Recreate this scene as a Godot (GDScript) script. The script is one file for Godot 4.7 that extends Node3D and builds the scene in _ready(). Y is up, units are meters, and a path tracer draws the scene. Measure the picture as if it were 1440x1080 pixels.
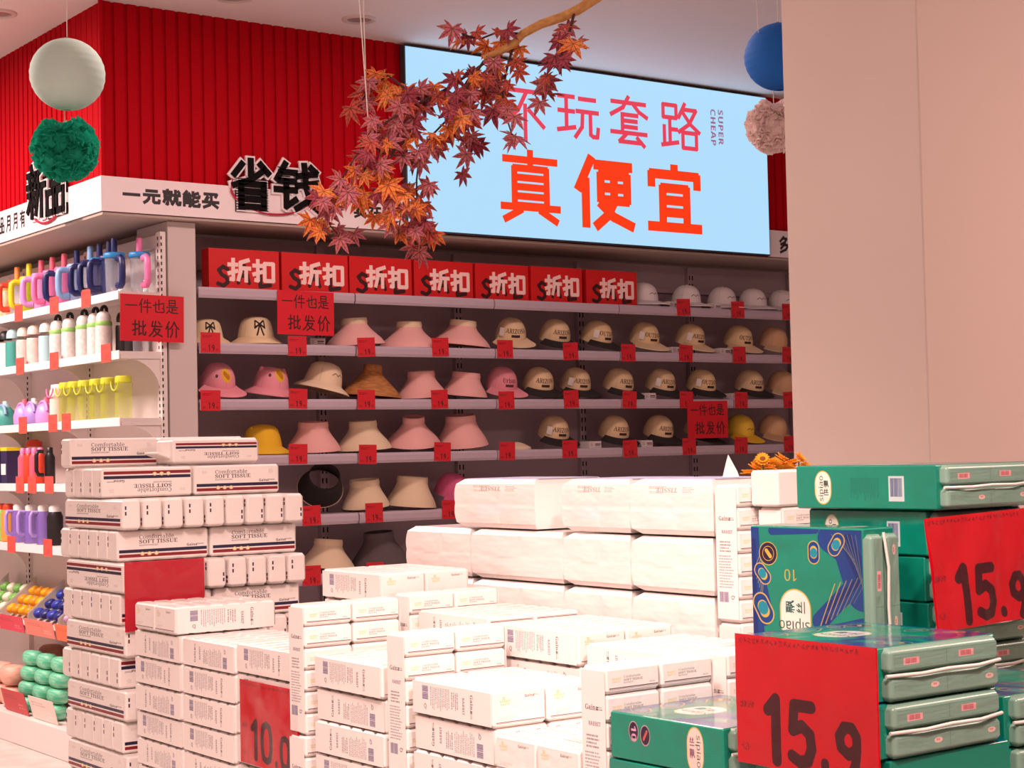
extends Node3D
# A discount shop corner: hat shelves, a lit billboard, drinkware shelves and an island of tissue bundles.

var mats := {}
var names := {}
var rng := RandomNumberGenerator.new()

# ---------------------------------------------------------------- mesh builder
class MB:
	var v := PackedVector3Array()
	var n := PackedVector3Array()
	var t := PackedVector2Array()
	var c := PackedColorArray()
	var col := Color.WHITE
	func tri(a: Vector3, b: Vector3, d: Vector3, na: Vector3, nb: Vector3, nd: Vector3, ta := Vector2.ZERO, tb := Vector2.ZERO, td := Vector2.ZERO) -> void:
		var g := (b - a).cross(d - a)
		if g.dot(na + nb + nd) > 0.0:
			v.append(a); v.append(d); v.append(b)
			n.append(na); n.append(nd); n.append(nb)
			t.append(ta); t.append(td); t.append(tb)
		else:
			v.append(a); v.append(b); v.append(d)
			n.append(na); n.append(nb); n.append(nd)
			t.append(ta); t.append(tb); t.append(td)
		for i in 3: c.append(col)
	# a,b,d,e around the quad; uv rect r: a = (x, y), b = (x+w, y), d = (x+w, y+h), e = (x, y+h)
	func quad(a: Vector3, b: Vector3, d: Vector3, e: Vector3, nn: Vector3, r := Rect2(0, 0, 1, 1)) -> void:
		var p := r.position
		var q := r.end
		tri(a, b, d, nn, nn, nn, p, Vector2(q.x, p.y), q)
		tri(a, d, e, nn, nn, nn, p, q, Vector2(p.x, q.y))
	func face(o: Vector3, x: Vector3, y: Vector3, r := Rect2(0, 0, 1, 1)) -> void:
		# o = lower left as seen from outside, x to the right, y up
		quad(o + y, o + x + y, o + x, o, x.cross(y).normalized(), r)
	# box with chamfered edges; rects: optional uv rects for faces [+x, -x, +y, -y, +z, -z]
	func box(at: Vector3, s: Vector3, ch := 0.0, b := Basis(), rects := []) -> void:
		var h := s * 0.5
		var k := minf(ch, minf(h.x, minf(h.y, h.z)) * 0.9)
		var blank := Rect2(0.002, 0.002, 0.001, 0.001)
		var ax := [[Vector3(1, 0, 0), Vector3(0, 0, -1), Vector3(0, 1, 0)], [Vector3(-1, 0, 0), Vector3(0, 0, 1), Vector3(0, 1, 0)], [Vector3(0, 1, 0), Vector3(1, 0, 0), Vector3(0, 0, -1)], [Vector3(0, -1, 0), Vector3(1, 0, 0), Vector3(0, 0, 1)], [Vector3(0, 0, 1), Vector3(1, 0, 0), Vector3(0, 1, 0)], [Vector3(0, 0, -1), Vector3(-1, 0, 0), Vector3(0, 1, 0)]]
		for i in 6:
			var nn: Vector3 = ax[i][0]
			var x: Vector3 = ax[i][1]
			var y: Vector3 = ax[i][2]
			var hx := absf(x.dot(h)) - k
			var hy := absf(y.dot(h)) - k
			var hn := absf(nn.dot(h))
			var o := nn * hn - x * hx - y * hy
			var r: Rect2 = rects[i] if rects.size() == 6 else (blank if rects.size() else Rect2(0, 0, 1, 1))
			var p0 := at + b * o
			quad(p0 + b * (y * 2.0 * hy), p0 + b * (x * 2.0 * hx + y * 2.0 * hy), p0 + b * (x * 2.0 * hx), p0, b * nn, r)
		if k <= 0.0: return
		for i in 3:
			var e := Vector3.ZERO
			e[i] = 1.0
			var j := (i + 1) % 3
			var l := (i + 2) % 3
			for sj in [-1.0, 1.0]:
				for sl in [-1.0, 1.0]:
					var uj := Vector3.ZERO
					uj[j] = sj
					var ul := Vector3.ZERO
					ul[l] = sl
					var hi: float = h[i] - k
					var p1: Vector3 = uj * h[j] + ul * (h[l] - k)
					var p2: Vector3 = uj * (h[j] - k) + ul * h[l]
					var a0 := at + b * (p1 - e * hi)
					var a1 := at + b * (p1 + e * hi)
					var b0 := at + b * (p2 - e * hi)
					var b1 := at + b * (p2 + e * hi)
					var n1 := b * uj
					var n2 := b * ul
					var z := Vector2(0.9875, 0.9875)
					if rects.size() == 0: z = Vector2(0.5, 0.5)
					tri(a0, a1, b1, n1, n1, n2, z, z, z)
					tri(a0, b1, b0, n1, n2, n2, z, z, z)
		for sx in [-1.0, 1.0]:
			for sy in [-1.0, 1.0]:
				for sz in [-1.0, 1.0]:
					var s3 := Vector3(sx, sy, sz)
					var z := Vector2(0.9875, 0.9875)
					tri(at + b * (s3 * Vector3(h.x, h.y - k, h.z - k)), at + b * (s3 * Vector3(h.x - k, h.y, h.z - k)), at + b * (s3 * Vector3(h.x - k, h.y - k, h.z)), b * Vector3(sx, 0, 0), b * Vector3(0, sy, 0), b * Vector3(0, 0, sz), z, z, z)
	# surface of revolution about y; prof = [Vector2(radius, y)...]; smooth
	func lathe(prof: Array, seg := 24, at := Vector3.ZERO, b := Basis(), sx := 1.0, sz := 1.0, a0 := 0.0, a1 := TAU, v0 := 0.0, v1 := 1.0) -> void:
		var m := prof.size()
		var nr := []
		for i in m:
			var p: Vector2 = prof[maxi(i - 1, 0)]
			var q: Vector2 = prof[mini(i + 1, m - 1)]
			var d := q - p
			nr.append(Vector2(d.y, -d.x).normalized() if d.length() > 1e-7 else Vector2(0, 1))
		for s in seg:
			var aa := a0 + (a1 - a0) * s / seg
			var ab := a0 + (a1 - a0) * (s + 1) / seg
			var da := Vector2(cos(aa), sin(aa))
			var db := Vector2(cos(ab), sin(ab))
			for i in m - 1:
				var p: Vector2 = prof[i]
				var q: Vector2 = prof[i + 1]
				var ps := [_l(p, da, sx, sz), _l(p, db, sx, sz), _l(q, db, sx, sz), _l(q, da, sx, sz)]
				var ns := [_n(nr[i], da, sx, sz), _n(nr[i], db, sx, sz), _n(nr[i + 1], db, sx, sz), _n(nr[i + 1], da, sx, sz)]
				var ua := float(s) / seg
				var ub := float(s + 1) / seg
				var va := v0 + (v1 - v0) * i / (m - 1.0)
				var vb := v0 + (v1 - v0) * (i + 1) / (m - 1.0)
				if p.x > 1e-6: tri(at + b * ps[0], at + b * ps[1], at + b * ps[2], b * ns[0], b * ns[1], b * ns[2], Vector2(ua, va), Vector2(ub, va), Vector2(ub, vb))
				if q.x > 1e-6: tri(at + b * ps[0], at + b * ps[2], at + b * ps[3], b * ns[0], b * ns[2], b * ns[3], Vector2(ua, va), Vector2(ub, vb), Vector2(ua, vb))
	func _l(p: Vector2, d: Vector2, sx: float, sz: float) -> Vector3:
		return Vector3(p.x * d.x * sx, p.y, p.x * d.y * sz)
	func _n(p: Vector2, d: Vector2, sx: float, sz: float) -> Vector3:
		return Vector3(p.x * d.x / sx, p.y, p.x * d.y / sz).normalized()
	func tube(path: Array, r: float, seg := 8, r2 := -1.0) -> void:
		var m := path.size()
		var rings := []
		var up := Vector3(0.13, 0.9, 0.41).normalized()
		for i in m:
			var d: Vector3 = ((path[mini(i + 1, m - 1)] as Vector3) - (path[maxi(i - 1, 0)] as Vector3)).normalized()
			var x := up.cross(d)
			if x.length() < 0.05: x = Vector3(1, 0, 0).cross(d)
			x = x.normalized()
			var y := d.cross(x)
			up = y
			var rr := r if r2 < 0.0 else lerpf(r, r2, float(i) / maxf(m - 1, 1))
			var ring := []
			for s in seg:
				var a := TAU * s / seg
				ring.append([x * cos(a) + y * sin(a), rr])
			rings.append(ring)
		for i in m - 1:
			for s in seg:
				var k := (s + 1) % seg
				var A: Vector3 = path[i]
				var B: Vector3 = path[i + 1]
				var n0: Vector3 = rings[i][s][0]
				var n1: Vector3 = rings[i][k][0]
				var m0: Vector3 = rings[i + 1][s][0]
				var m1: Vector3 = rings[i + 1][k][0]
				var ra: float = rings[i][s][1]
				var rb: float = rings[i + 1][s][1]
				tri(A + n0 * ra, A + n1 * ra, B + m1 * rb, n0, n1, m1)
				tri(A + n0 * ra, B + m1 * rb, B + m0 * rb, n0, m1, m0)
		for e in [0, m - 1]:
			var C: Vector3 = path[e]
			var dd: Vector3 = ((path[0] as Vector3) - (path[1] as Vector3)).normalized() if e == 0 else ((path[m - 1] as Vector3) - (path[m - 2] as Vector3)).normalized()
			for s in seg:
				var k := (s + 1) % seg
				tri(C, C + rings[e][s][0] * rings[e][s][1], C + rings[e][k][0] * rings[e][k][1], dd, dd, dd)
	# flat polygon in the xy plane, extruded in z from z0 to z1
	func prism(poly: PackedVector2Array, z0: float, z1: float, at := Vector3.ZERO, b := Basis()) -> void:
		var ix := Geometry2D.triangulate_polygon(poly)
		for i in range(0, ix.size(), 3):
			var p := [poly[ix[i]], poly[ix[i + 1]], poly[ix[i + 2]]]
			tri(at + b * Vector3(p[0].x, p[0].y, z1), at + b * Vector3(p[1].x, p[1].y, z1), at + b * Vector3(p[2].x, p[2].y, z1), b * Vector3.BACK, b * Vector3.BACK, b * Vector3.BACK, p[0], p[1], p[2])
			tri(at + b * Vector3(p[0].x, p[0].y, z0), at + b * Vector3(p[1].x, p[1].y, z0), at + b * Vector3(p[2].x, p[2].y, z0), b * Vector3.FORWARD, b * Vector3.FORWARD, b * Vector3.FORWARD, p[0], p[1], p[2])
		var m := poly.size()
		var sg := 0.0
		for i in m: sg += poly[i].cross(poly[(i + 1) % m])
		for i in m:
			var p := poly[i]
			var q := poly[(i + 1) % m]
			var d := (q - p).normalized()
			var nn := b * (Vector3(d.y, -d.x, 0) * signf(sg))
			quad(at + b * Vector3(p.x, p.y, z1), at + b * Vector3(q.x, q.y, z1), at + b * Vector3(q.x, q.y, z0), at + b * Vector3(p.x, p.y, z0), nn)
	func mesh() -> ArrayMesh:
		var a := []
		a.resize(Mesh.ARRAY_MAX)
		a[Mesh.ARRAY_VERTEX] = v
		a[Mesh.ARRAY_NORMAL] = n
		a[Mesh.ARRAY_TEX_UV] = t
		a[Mesh.ARRAY_COLOR] = c
		var m := ArrayMesh.new()
		m.add_surface_from_arrays(Mesh.PRIMITIVE_TRIANGLES, a)
		return m

# ---------------------------------------------------------------- things, parts, materials
func numbered(called: String) -> String:
	var k: int = names.get(called, 0)
	names[called] = k + 1
	return called if k == 0 else "%s_%03d" % [called, k]

func tag(o: Node, label: String, category: String, group := "") -> void:
	o.set_meta("label", label)
	o.set_meta("category", category)
	if group: o.set_meta("group", group)

func thing(called: String, label: String, category: String, at := Vector3.ZERO, turn := 0.0, group := "") -> Node3D:
	var o := Node3D.new()
	o.name = numbered(called)
	add_child(o, true)
	o.position = at
	o.rotation.y = turn
	tag(o, label, category, group)
	return o

func part(parent: Node, called: String, m: Mesh, mt: Material, at := Vector3.ZERO, b := Basis()) -> MeshInstance3D:
	var o := MeshInstance3D.new()
	o.name = called
	o.mesh = m
	o.material_override = mt
	o.transform = Transform3D(b, at)
	o.cast_shadow = GeometryInstance3D.SHADOW_CASTING_SETTING_ON
	parent.add_child(o, true)
	return o

func solo(called: String, label: String, category: String, m: Mesh, mt: Material, at := Vector3.ZERO, b := Basis(), group := "") -> MeshInstance3D:
	var o := part(self, numbered(called), m, mt, at, b)
	tag(o, label, category, group)
	return o

func struct(called: String, m: Mesh, mt: Material, at := Vector3.ZERO) -> MeshInstance3D:
	var o := part(self, called, m, mt, at)
	o.set_meta("kind", "structure")
	return o

func boxm(s: Vector3, ch := 0.0) -> ArrayMesh:
	var b := MB.new()
	b.box(Vector3.ZERO, s, ch)
	return b.mesh()

func rgb(r: float, g: float, b: float) -> Color:
	return Color(r / 255.0, g / 255.0, b / 255.0)

func mat(key: String, c := Color.WHITE, rough := 0.6, extra := {}) -> StandardMaterial3D:
	if mats.has(key): return mats[key]
	var m := StandardMaterial3D.new()
	m.resource_name = key
	m.albedo_color = c
	m.roughness = rough
	for k in extra: m.set(k, extra[k])
	mats[key] = m
	return m

func glass(key: String, c: Color, a: float) -> StandardMaterial3D:
	c.a = a
	return mat(key, c, 0.08, {"transparency": BaseMaterial3D.TRANSPARENCY_ALPHA})

func noise_tex(freq: float, lo: Color, hi: Color, size := 256, sd := 1) -> NoiseTexture2D:
	var nz := FastNoiseLite.new()
	nz.seed = sd
	nz.frequency = freq
	nz.fractal_octaves = 4
	var t := NoiseTexture2D.new()
	t.width = size
	t.height = size
	t.seamless = true
	t.noise = nz
	var g := Gradient.new()
	g.set_color(0, lo)
	g.set_color(1, hi)
	t.color_ramp = g
	return t

func normal_tex(freq: float, size := 256, sd := 3, strength := 6.0) -> NoiseTexture2D:
	var nz := FastNoiseLite.new()
	nz.seed = sd
	nz.frequency = freq
	nz.fractal_octaves = 3
	var t := NoiseTexture2D.new()
	t.width = size
	t.height = size
	t.seamless = true
	t.as_normal_map = true
	t.bump_strength = strength
	t.noise = nz
	return t

func print_mat(key: String, img: Image, rough := 0.5, extra := {}) -> StandardMaterial3D:
	return mat(key, Color.WHITE, rough, {"albedo_texture": ImageTexture.create_from_image(img)}.merged(extra))

# ---------------------------------------------------------------- ink: flat print drawn on images
const HAN := {
	"一": "6,50 94,50", "元": "20,20 80,20|6,45 94,45|36,45 34,68 24,82 8,94|60,45 60,84 66,90 90,90 92,74",
	"就": "27,4 29,14|4,18 52,18|12,30 44,30 44,50 12,50 12,30|28,50 28,94 20,90|14,62 6,82|42,62 50,80|54,36 98,36|72,6 72,40 66,70 52,94|80,38 80,86 86,92 96,92 98,76|86,10 94,22",
	"能": "26,4 8,28 44,26|36,16 46,32|10,40 10,96|10,42 44,42 44,96 38,94|10,58 44,58|10,76 44,76|60,6 60,34 64,40 94,40 96,28|90,12 62,24|60,52 60,88 64,94 94,94 96,80|90,60 62,72",
	"买": "14,12 86,12 78,30|28,28 38,36|20,44 30,52|4,62 96,62|54,24 54,54 44,80 10,96|58,70 90,94",
	"省": "50,4 50,30|30,12 14,32|72,10 88,26|78,22 50,42 14,54|28,50 78,50 78,96 28,96 28,50|28,65 78,65|28,80 78,80",
	"钱": "24,4 6,34|18,20 46,20|12,38 44,38|4,56 46,56|26,38 26,90 46,76|54,26 92,20|52,46 96,38|68,4 72,50 82,82 96,92 98,76|92,54 76,76 50,92|84,8 94,16",
	"实": "50,2 54,12|10,30 10,18 90,18 90,30|32,32 42,42|24,46 36,56|6,66 94,66|56,28 54,60 44,80 10,96|58,74 90,96",
	"在": "6,20 94,20|40,4 28,38 6,62|24,46 24,96|66,34 66,92|44,56 92,56|38,94 96,94",
	"品": "30,8 70,8 70,40 30,40 30,8|8,54 42,54 42,92 8,92 8,54|58,54 92,54 92,92 58,92 58,54",
	"月": "26,8 26,60 8,96|26,10 80,10 80,92 66,92|26,36 80,36|26,60 80,60",
	"有": "6,18 94,18|44,2 32,34 6,56|34,38 34,98|34,38 80,38 80,94 68,94|34,56 80,56|34,74 80,74",
	"新": "26,2 30,12|6,16 50,16|16,22 20,34|42,22 38,34|4,38 52,38|8,54 50,54|28,38 28,96|24,62 6,84|34,62 48,78|90,6 60,18|60,18 60,56 50,92|60,42 98,42|80,42 80,98",
	"件": "28,4 6,48|20,34 20,98|52,12 42,38|44,30 92,30|34,60 98,60|68,6 68,98",
	"也": "8,46 90,28 90,66 78,64|52,6 52,74|26,24 26,84 32,92 90,92 94,74",
	"是": "26,6 74,6 74,42 26,42 26,6|26,24 74,24|6,54 94,54|50,54 50,88|50,70 84,70|28,64 24,78 6,96|24,78 44,92 96,94",
	"批": "4,28 38,28|22,4 22,92 12,90|4,66 38,54|50,8 50,90 66,80|50,40 66,40|78,6 78,84 84,90 94,90 97,72|96,30 80,46",
	"发": "30,6 22,36|22,36 94,36|50,4 42,48 26,78 4,96|34,54 82,54 66,78 34,98|40,60 62,82 96,96|70,8 82,22",
	"价": "28,4 6,48|20,34 20,98|64,4 52,30 32,50|64,4 78,30 98,48|52,48 50,78 38,98|80,46 80,98",
	"折": "4,28 42,28|24,4 24,92 12,90|4,66 42,54|92,6 56,18|56,18 56,56 46,94|56,42 98,42|80,42 80,98",
	"扣": "4,28 42,28|24,4 24,92 12,90|4,66 42,54|54,18 92,18 92,92 54,92 54,18",
	"不": "6,12 94,12|56,12 36,46 6,68|52,36 52,98|60,44 94,72",
	"玩": "6,14 42,14|6,44 42,44|24,14 24,80|4,84 44,76|54,16 92,16|48,42 98,42|62,42 60,74 44,96|80,42 80,88 86,92 96,92 98,74",
	"套": "8,14 92,14|50,2 36,24 6,40|60,14 76,30 96,40|34,36 34,74|34,38 72,38|34,50 70,50|34,62 70,62|6,74 94,74|46,74 26,92 82,92|70,82 88,98",
	"路": "8,8 40,8 40,34 8,34 8,8|24,34 24,88|24,58 42,58|10,52 10,90|4,92 44,84|62,2 46,32|60,14 90,14 72,44 46,62|58,22 76,44 98,60|56,62 90,62 90,94 56,94 56,62",
	"真": "8,14 92,14|50,2 50,26|24,26 76,26 76,78 24,78 24,26|24,39 76,39|24,52 76,52|24,65 76,65|4,80 96,80|34,84 8,98|66,84 92,98",
	"便": "28,2 6,46|18,34 18,98|36,10 96,10|44,24 90,24 90,60 44,60 44,24|44,42 90,42|67,10 67,62 56,82 36,98|44,66 66,84 98,96",
	"宜": "50,2 50,12|8,30 8,14 92,14 92,30|28,34 72,34 72,90|28,34 28,90|28,52 72,52|28,70 72,70|4,92 96,92",
	"多": "50,2 14,32|36,12 76,12 56,36 20,50|62,40 20,76|50,52 90,52 66,80 16,98",
	"丝": "26,4 10,30 34,30|34,20 8,56 46,56|70,4 54,30 78,30|78,20 52,56 92,56|6,88 94,88",
	"飘": "4,8 52,8|10,20 48,20 48,40 10,40 10,20|22,8 22,40|36,8 36,40|8,50 50,50|4,62 54,62|28,62 28,98|14,72 6,88|44,72 52,86|62,10 60,60 52,96|62,10 88,10 88,80 98,90 98,74|68,26 84,70|84,26 66,70",
	"0": "50,4 26,10 16,34 16,66 26,90 50,96 74,90 84,66 84,34 74,10 50,4", "1": "28,22 52,6 52,96", "5": "82,6 30,6 24,46 52,38 76,50 80,72 68,92 44,96 20,88",
	"9": "74,46 50,56 28,44 24,24 40,6 62,6 76,22 76,46 70,76 56,96", ".": "50,88 50,92", "S": "78,14 50,2 22,20 40,42 72,56 78,80 50,98 16,88", "A": "8,98 46,10 74,98|24,64 66,60", "L": "24,6 26,92 88,84"}

func strokes(ch: String) -> Array:
	var out := []
	for s in (HAN[ch] as String).split("|"):
		var line := []
		for p in s.split(" "):
			var q := p.split(",")
			line.append(Vector2(float(q[0]), float(q[1])) / 100.0)
		out.append(line)
	return out

func seg(img: Image, a: Vector2, b: Vector2, w: float, c: Color, square := false) -> void:
	var d := b - a
	var l := d.length()
	if l < 0.01:
		d = Vector2(1, 0)
		l = 0.01
	var u := d / l
	var r := w * 0.5
	var W := img.get_width()
	var H := img.get_height()
	for y in range(maxi(0, int(minf(a.y, b.y) - r - 1)), mini(H, int(maxf(a.y, b.y) + r + 2))):
		for x in range(maxi(0, int(minf(a.x, b.x) - r - 1)), mini(W, int(maxf(a.x, b.x) + r + 2))):
			var p := Vector2(x + 0.5, y + 0.5) - a
			var al := p.dot(u)
			var ac := absf(p.cross(u))
			var dist: float
			if square:
				dist = maxf(ac - r, maxf(-al, al - l) - r * 0.55)
			else:
				dist = p.distance_to(u * clampf(al, 0.0, l)) - r
			var k := clampf(0.5 - dist, 0.0, 1.0)
			if k > 0.0: img.set_pixel(x, y, img.get_pixel(x, y).lerp(c, k))

func ink(img: Image, ch: String, at: Vector2, size: Vector2, w: float, c: Color, square := true, slant := 0.0) -> void:
	for line in strokes(ch):
		for i in line.size() - 1:
			var p: Vector2 = line[i]
			var q: Vector2 = line[i + 1]
			p.x += slant * (1.0 - p.y)
			q.x += slant * (1.0 - q.y)
			seg(img, at + p * size, at + q * size, w, c, square)

func han(img: Image, text: String, at: Vector2, size: Vector2, gap: float, w: float, c: Color, square := true) -> void:
	for i in text.length():
		ink(img, text[i], at + Vector2((size.x + gap) * i, 0), size, w, c, square)

# Latin text: the triangles of a TextMesh, filled into the image. turn: 0, 1 (90 degrees clockwise), 2, 3
func latin(img: Image, text: String, at: Vector2, h: float, c: Color, bold := false, serif := false, turn := 0, stretch := 1.0) -> void:
	var f := SystemFont.new()
	f.font_names = PackedStringArray(["Droid Serif" if serif else "Droid Sans"])
	f.font_weight = 700 if bold else 400
	var tm := TextMesh.new()
	tm.font = f
	tm.text = text
	tm.font_size = 64
	tm.pixel_size = 1.0 / 64.0
	tm.depth = 0.0
	tm.horizontal_alignment = HORIZONTAL_ALIGNMENT_LEFT
	tm.vertical_alignment = VERTICAL_ALIGNMENT_CENTER
	if tm.get_surface_count() == 0: return
	var arr := tm.surface_get_arrays(0)
	var vs: PackedVector3Array = arr[Mesh.ARRAY_VERTEX]
	var ix = arr[Mesh.ARRAY_INDEX]
	var idx: PackedInt32Array = ix if ix != null else PackedInt32Array(range(vs.size()))
	var W := img.get_width()
	var H := img.get_height()
	for i in range(0, idx.size() - 2, 3):
		var p: Array[Vector2] = []
		for k in 3:
			var s := vs[idx[i + k]]
			var q := Vector2(s.x * h * 1.25 * stretch, -s.y * h * 1.25)
			if turn == 1: q = Vector2(-q.y, q.x)
			elif turn == 2: q = -q
			elif turn == 3: q = Vector2(q.y, -q.x)
			p.append(at + q)
		var ar := (p[1] - p[0]).cross(p[2] - p[0])
		if absf(ar) < 1e-4: continue
		for y in range(maxi(0, floori(minf(p[0].y, minf(p[1].y, p[2].y)))), mini(H, ceili(maxf(p[0].y, maxf(p[1].y, p[2].y))) + 1)):
			for x in range(maxi(0, floori(minf(p[0].x, minf(p[1].x, p[2].x)))), mini(W, ceili(maxf(p[0].x, maxf(p[1].x, p[2].x))) + 1)):
				var hit := 0
				for o in [Vector2(0.25, 0.3), Vector2(0.75, 0.3), Vector2(0.25, 0.75), Vector2(0.75, 0.75)]:
					var e: Vector2 = Vector2(x, y) + o
					var w0 := (p[1] - p[0]).cross(e - p[0]) / ar
					var w1 := (p[2] - p[1]).cross(e - p[1]) / ar
					var w2 := (p[0] - p[2]).cross(e - p[2]) / ar
					if w0 >= 0.0 and w1 >= 0.0 and w2 >= 0.0: hit += 1
				if hit: img.set_pixel(x, y, img.get_pixel(x, y).lerp(c, hit / 4.0))

func canvas(w: int, h: int, c: Color) -> Image:
	var i := Image.create(w, h, false, Image.FORMAT_RGB8)
	i.fill(c)
	return i

func bar(img: Image, x: float, y: float, w: float, h: float, c: Color) -> void:
	img.fill_rect(Rect2i(int(x), int(y), maxi(1, int(w)), maxi(1, int(h))), c)

func barcode(img: Image, x: float, y: float, w: float, h: float, c: Color, vertical := true, bg := Color(0, 0, 0, 0)) -> void:
	if bg.a > 0.0: bar(img, x - 3, y - 3, w + 6, h + 6, bg)
	var p := 0.0
	var r := RandomNumberGenerator.new()
	r.seed = 11
	var full := w if vertical else h
	while p < full - 2.0:
		var k := float(r.randi_range(1, 3))
		if vertical: bar(img, x + p, y, k, h, c)
		else: bar(img, x, y + p, w, k, c)
		p += k + r.randi_range(1, 2)

# rows of small grey dashes: lines of fine print too small to read
func fine_print(img: Image, x: float, y: float, w: float, h: float, step: float, c: Color, upright := false, sd := 5) -> void:
	var r := RandomNumberGenerator.new()
	r.seed = sd
	var q := 0.0
	while q < (w if upright else h):
		var l := (h if upright else w) * r.randf_range(0.6, 1.0)
		var p := 0.0
		while p < l:
			var k := r.randf_range(2.0, 7.0)
			if upright: bar(img, x + q, y + p, step * 0.5, k, c)
			else: bar(img, x + p, y + q, k, step * 0.5, c)
			p += k + r.randf_range(1.0, 2.5)
		q += step

# raised lettering: every stroke a bar of its own thickness, joined in one mesh in the xy plane (origin lower left)
func letter_mesh(ch: String, size: Vector2, w: float, z0: float, z1: float) -> ArrayMesh:
	var b := MB.new()
	for line in strokes(ch):
		var pl := PackedVector2Array()
		for q in line: pl.append(Vector2(q.x, 1.0 - q.y) * size * 100.0)
		var closed: bool = line.size() > 3 and line[0] == line[line.size() - 1]
		if closed:
			for i in line.size() - 1:
				for poly in Geometry2D.offset_polyline(PackedVector2Array([pl[i], pl[i + 1]]), w * 50.0, Geometry2D.JOIN_MITER, Geometry2D.END_SQUARE):
					for k in poly.size(): poly[k] /= 100.0
					b.prism(poly, z0, z1)
		else:
			for poly in Geometry2D.offset_polyline(pl, w * 50.0, Geometry2D.JOIN_MITER, Geometry2D.END_SQUARE):
				for k in poly.size(): poly[k] /= 100.0
				b.prism(poly, z0, z1)
	return b.mesh()

# ---------------------------------------------------------------- unseen lamps, most of them added for their light
func panel_lamp(label: String, at: Vector3, size: Vector2, energy: float, c: Color, glow: float) -> void:
	var t := thing("unseen_light_panel", label, "ceiling light", at)
	part(t, "frame", boxm(Vector3(size.x + 0.06, 0.03, size.y + 0.06), 0.004), mat("lamp_frame", rgb(230, 228, 226), 0.5), Vector3(0, 0.016, 0))
	part(t, "diffuser", boxm(Vector3(size.x, 0.012, size.y)), mat("lamp_glow_%.2f" % glow, Color(0.9, 0.88, 0.86), 0.6, {"emission_enabled": true, "emission": c, "emission_energy_multiplier": glow}), Vector3(0, -0.004, 0))
	var l := AreaLight3D.new()
	l.name = "lamp_light"
	l.area_size = size
	l.light_energy = energy
	l.light_color = c
	l.light_size = 0.5
	l.area_range = 30.0
	l.area_attenuation = 2.0
	l.shadow_enabled = true
	add_child(l, true)
	l.position = at + Vector3(0, -0.02, 0)
	l.rotation_degrees = Vector3(-90, 0, 0)

func spot_lamp(label: String, at: Vector3, aim: Vector3, energy: float, cone: float, c: Color) -> void:
	var t := thing("added_spotlight", label, "spotlight", at)
	var d := (aim - at).normalized()
	var can := MB.new()
	can.lathe([Vector2(0.0, 0.0), Vector2(0.045, 0.0), Vector2(0.05, -0.02), Vector2(0.05, -0.14), Vector2(0.044, -0.14), Vector2(0.042, -0.11)], 24)
	var bs := Basis(Quaternion(Vector3.DOWN, d))
	var mt := mat("spot_black", rgb(40, 38, 38), 0.4)
	part(t, "can", can.mesh(), mt, Vector3.ZERO, bs)
	var st := MB.new()
	st.tube([Vector3(0, 0, 0), Vector3(0, 3.634 - at.y, 0)], 0.012, 8)
	part(t, "stem", st.mesh(), mt)
	var ln := MB.new()
	ln.lathe([Vector2(0.0, -0.112), Vector2(0.041, -0.112)], 20)
	part(t, "lamp_lens", ln.mesh(), mat("spot_glow", Color(0.9, 0.88, 0.86), 0.5, {"emission_enabled": true, "emission": c, "emission_energy_multiplier": 6.0}), Vector3.ZERO, bs)
	var l := SpotLight3D.new()
	l.name = "spot_light"
	l.light_energy = energy
	l.light_color = c
	l.light_size = 0.12
	l.spot_range = 30.0
	l.spot_angle = cone
	l.spot_attenuation = 2.0
	l.spot_angle_attenuation = 1.0
	l.shadow_enabled = true
	add_child(l, true)
	l.position = at + d * 0.16
	l.look_at_from_position(l.position, aim, Vector3.UP)

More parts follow.
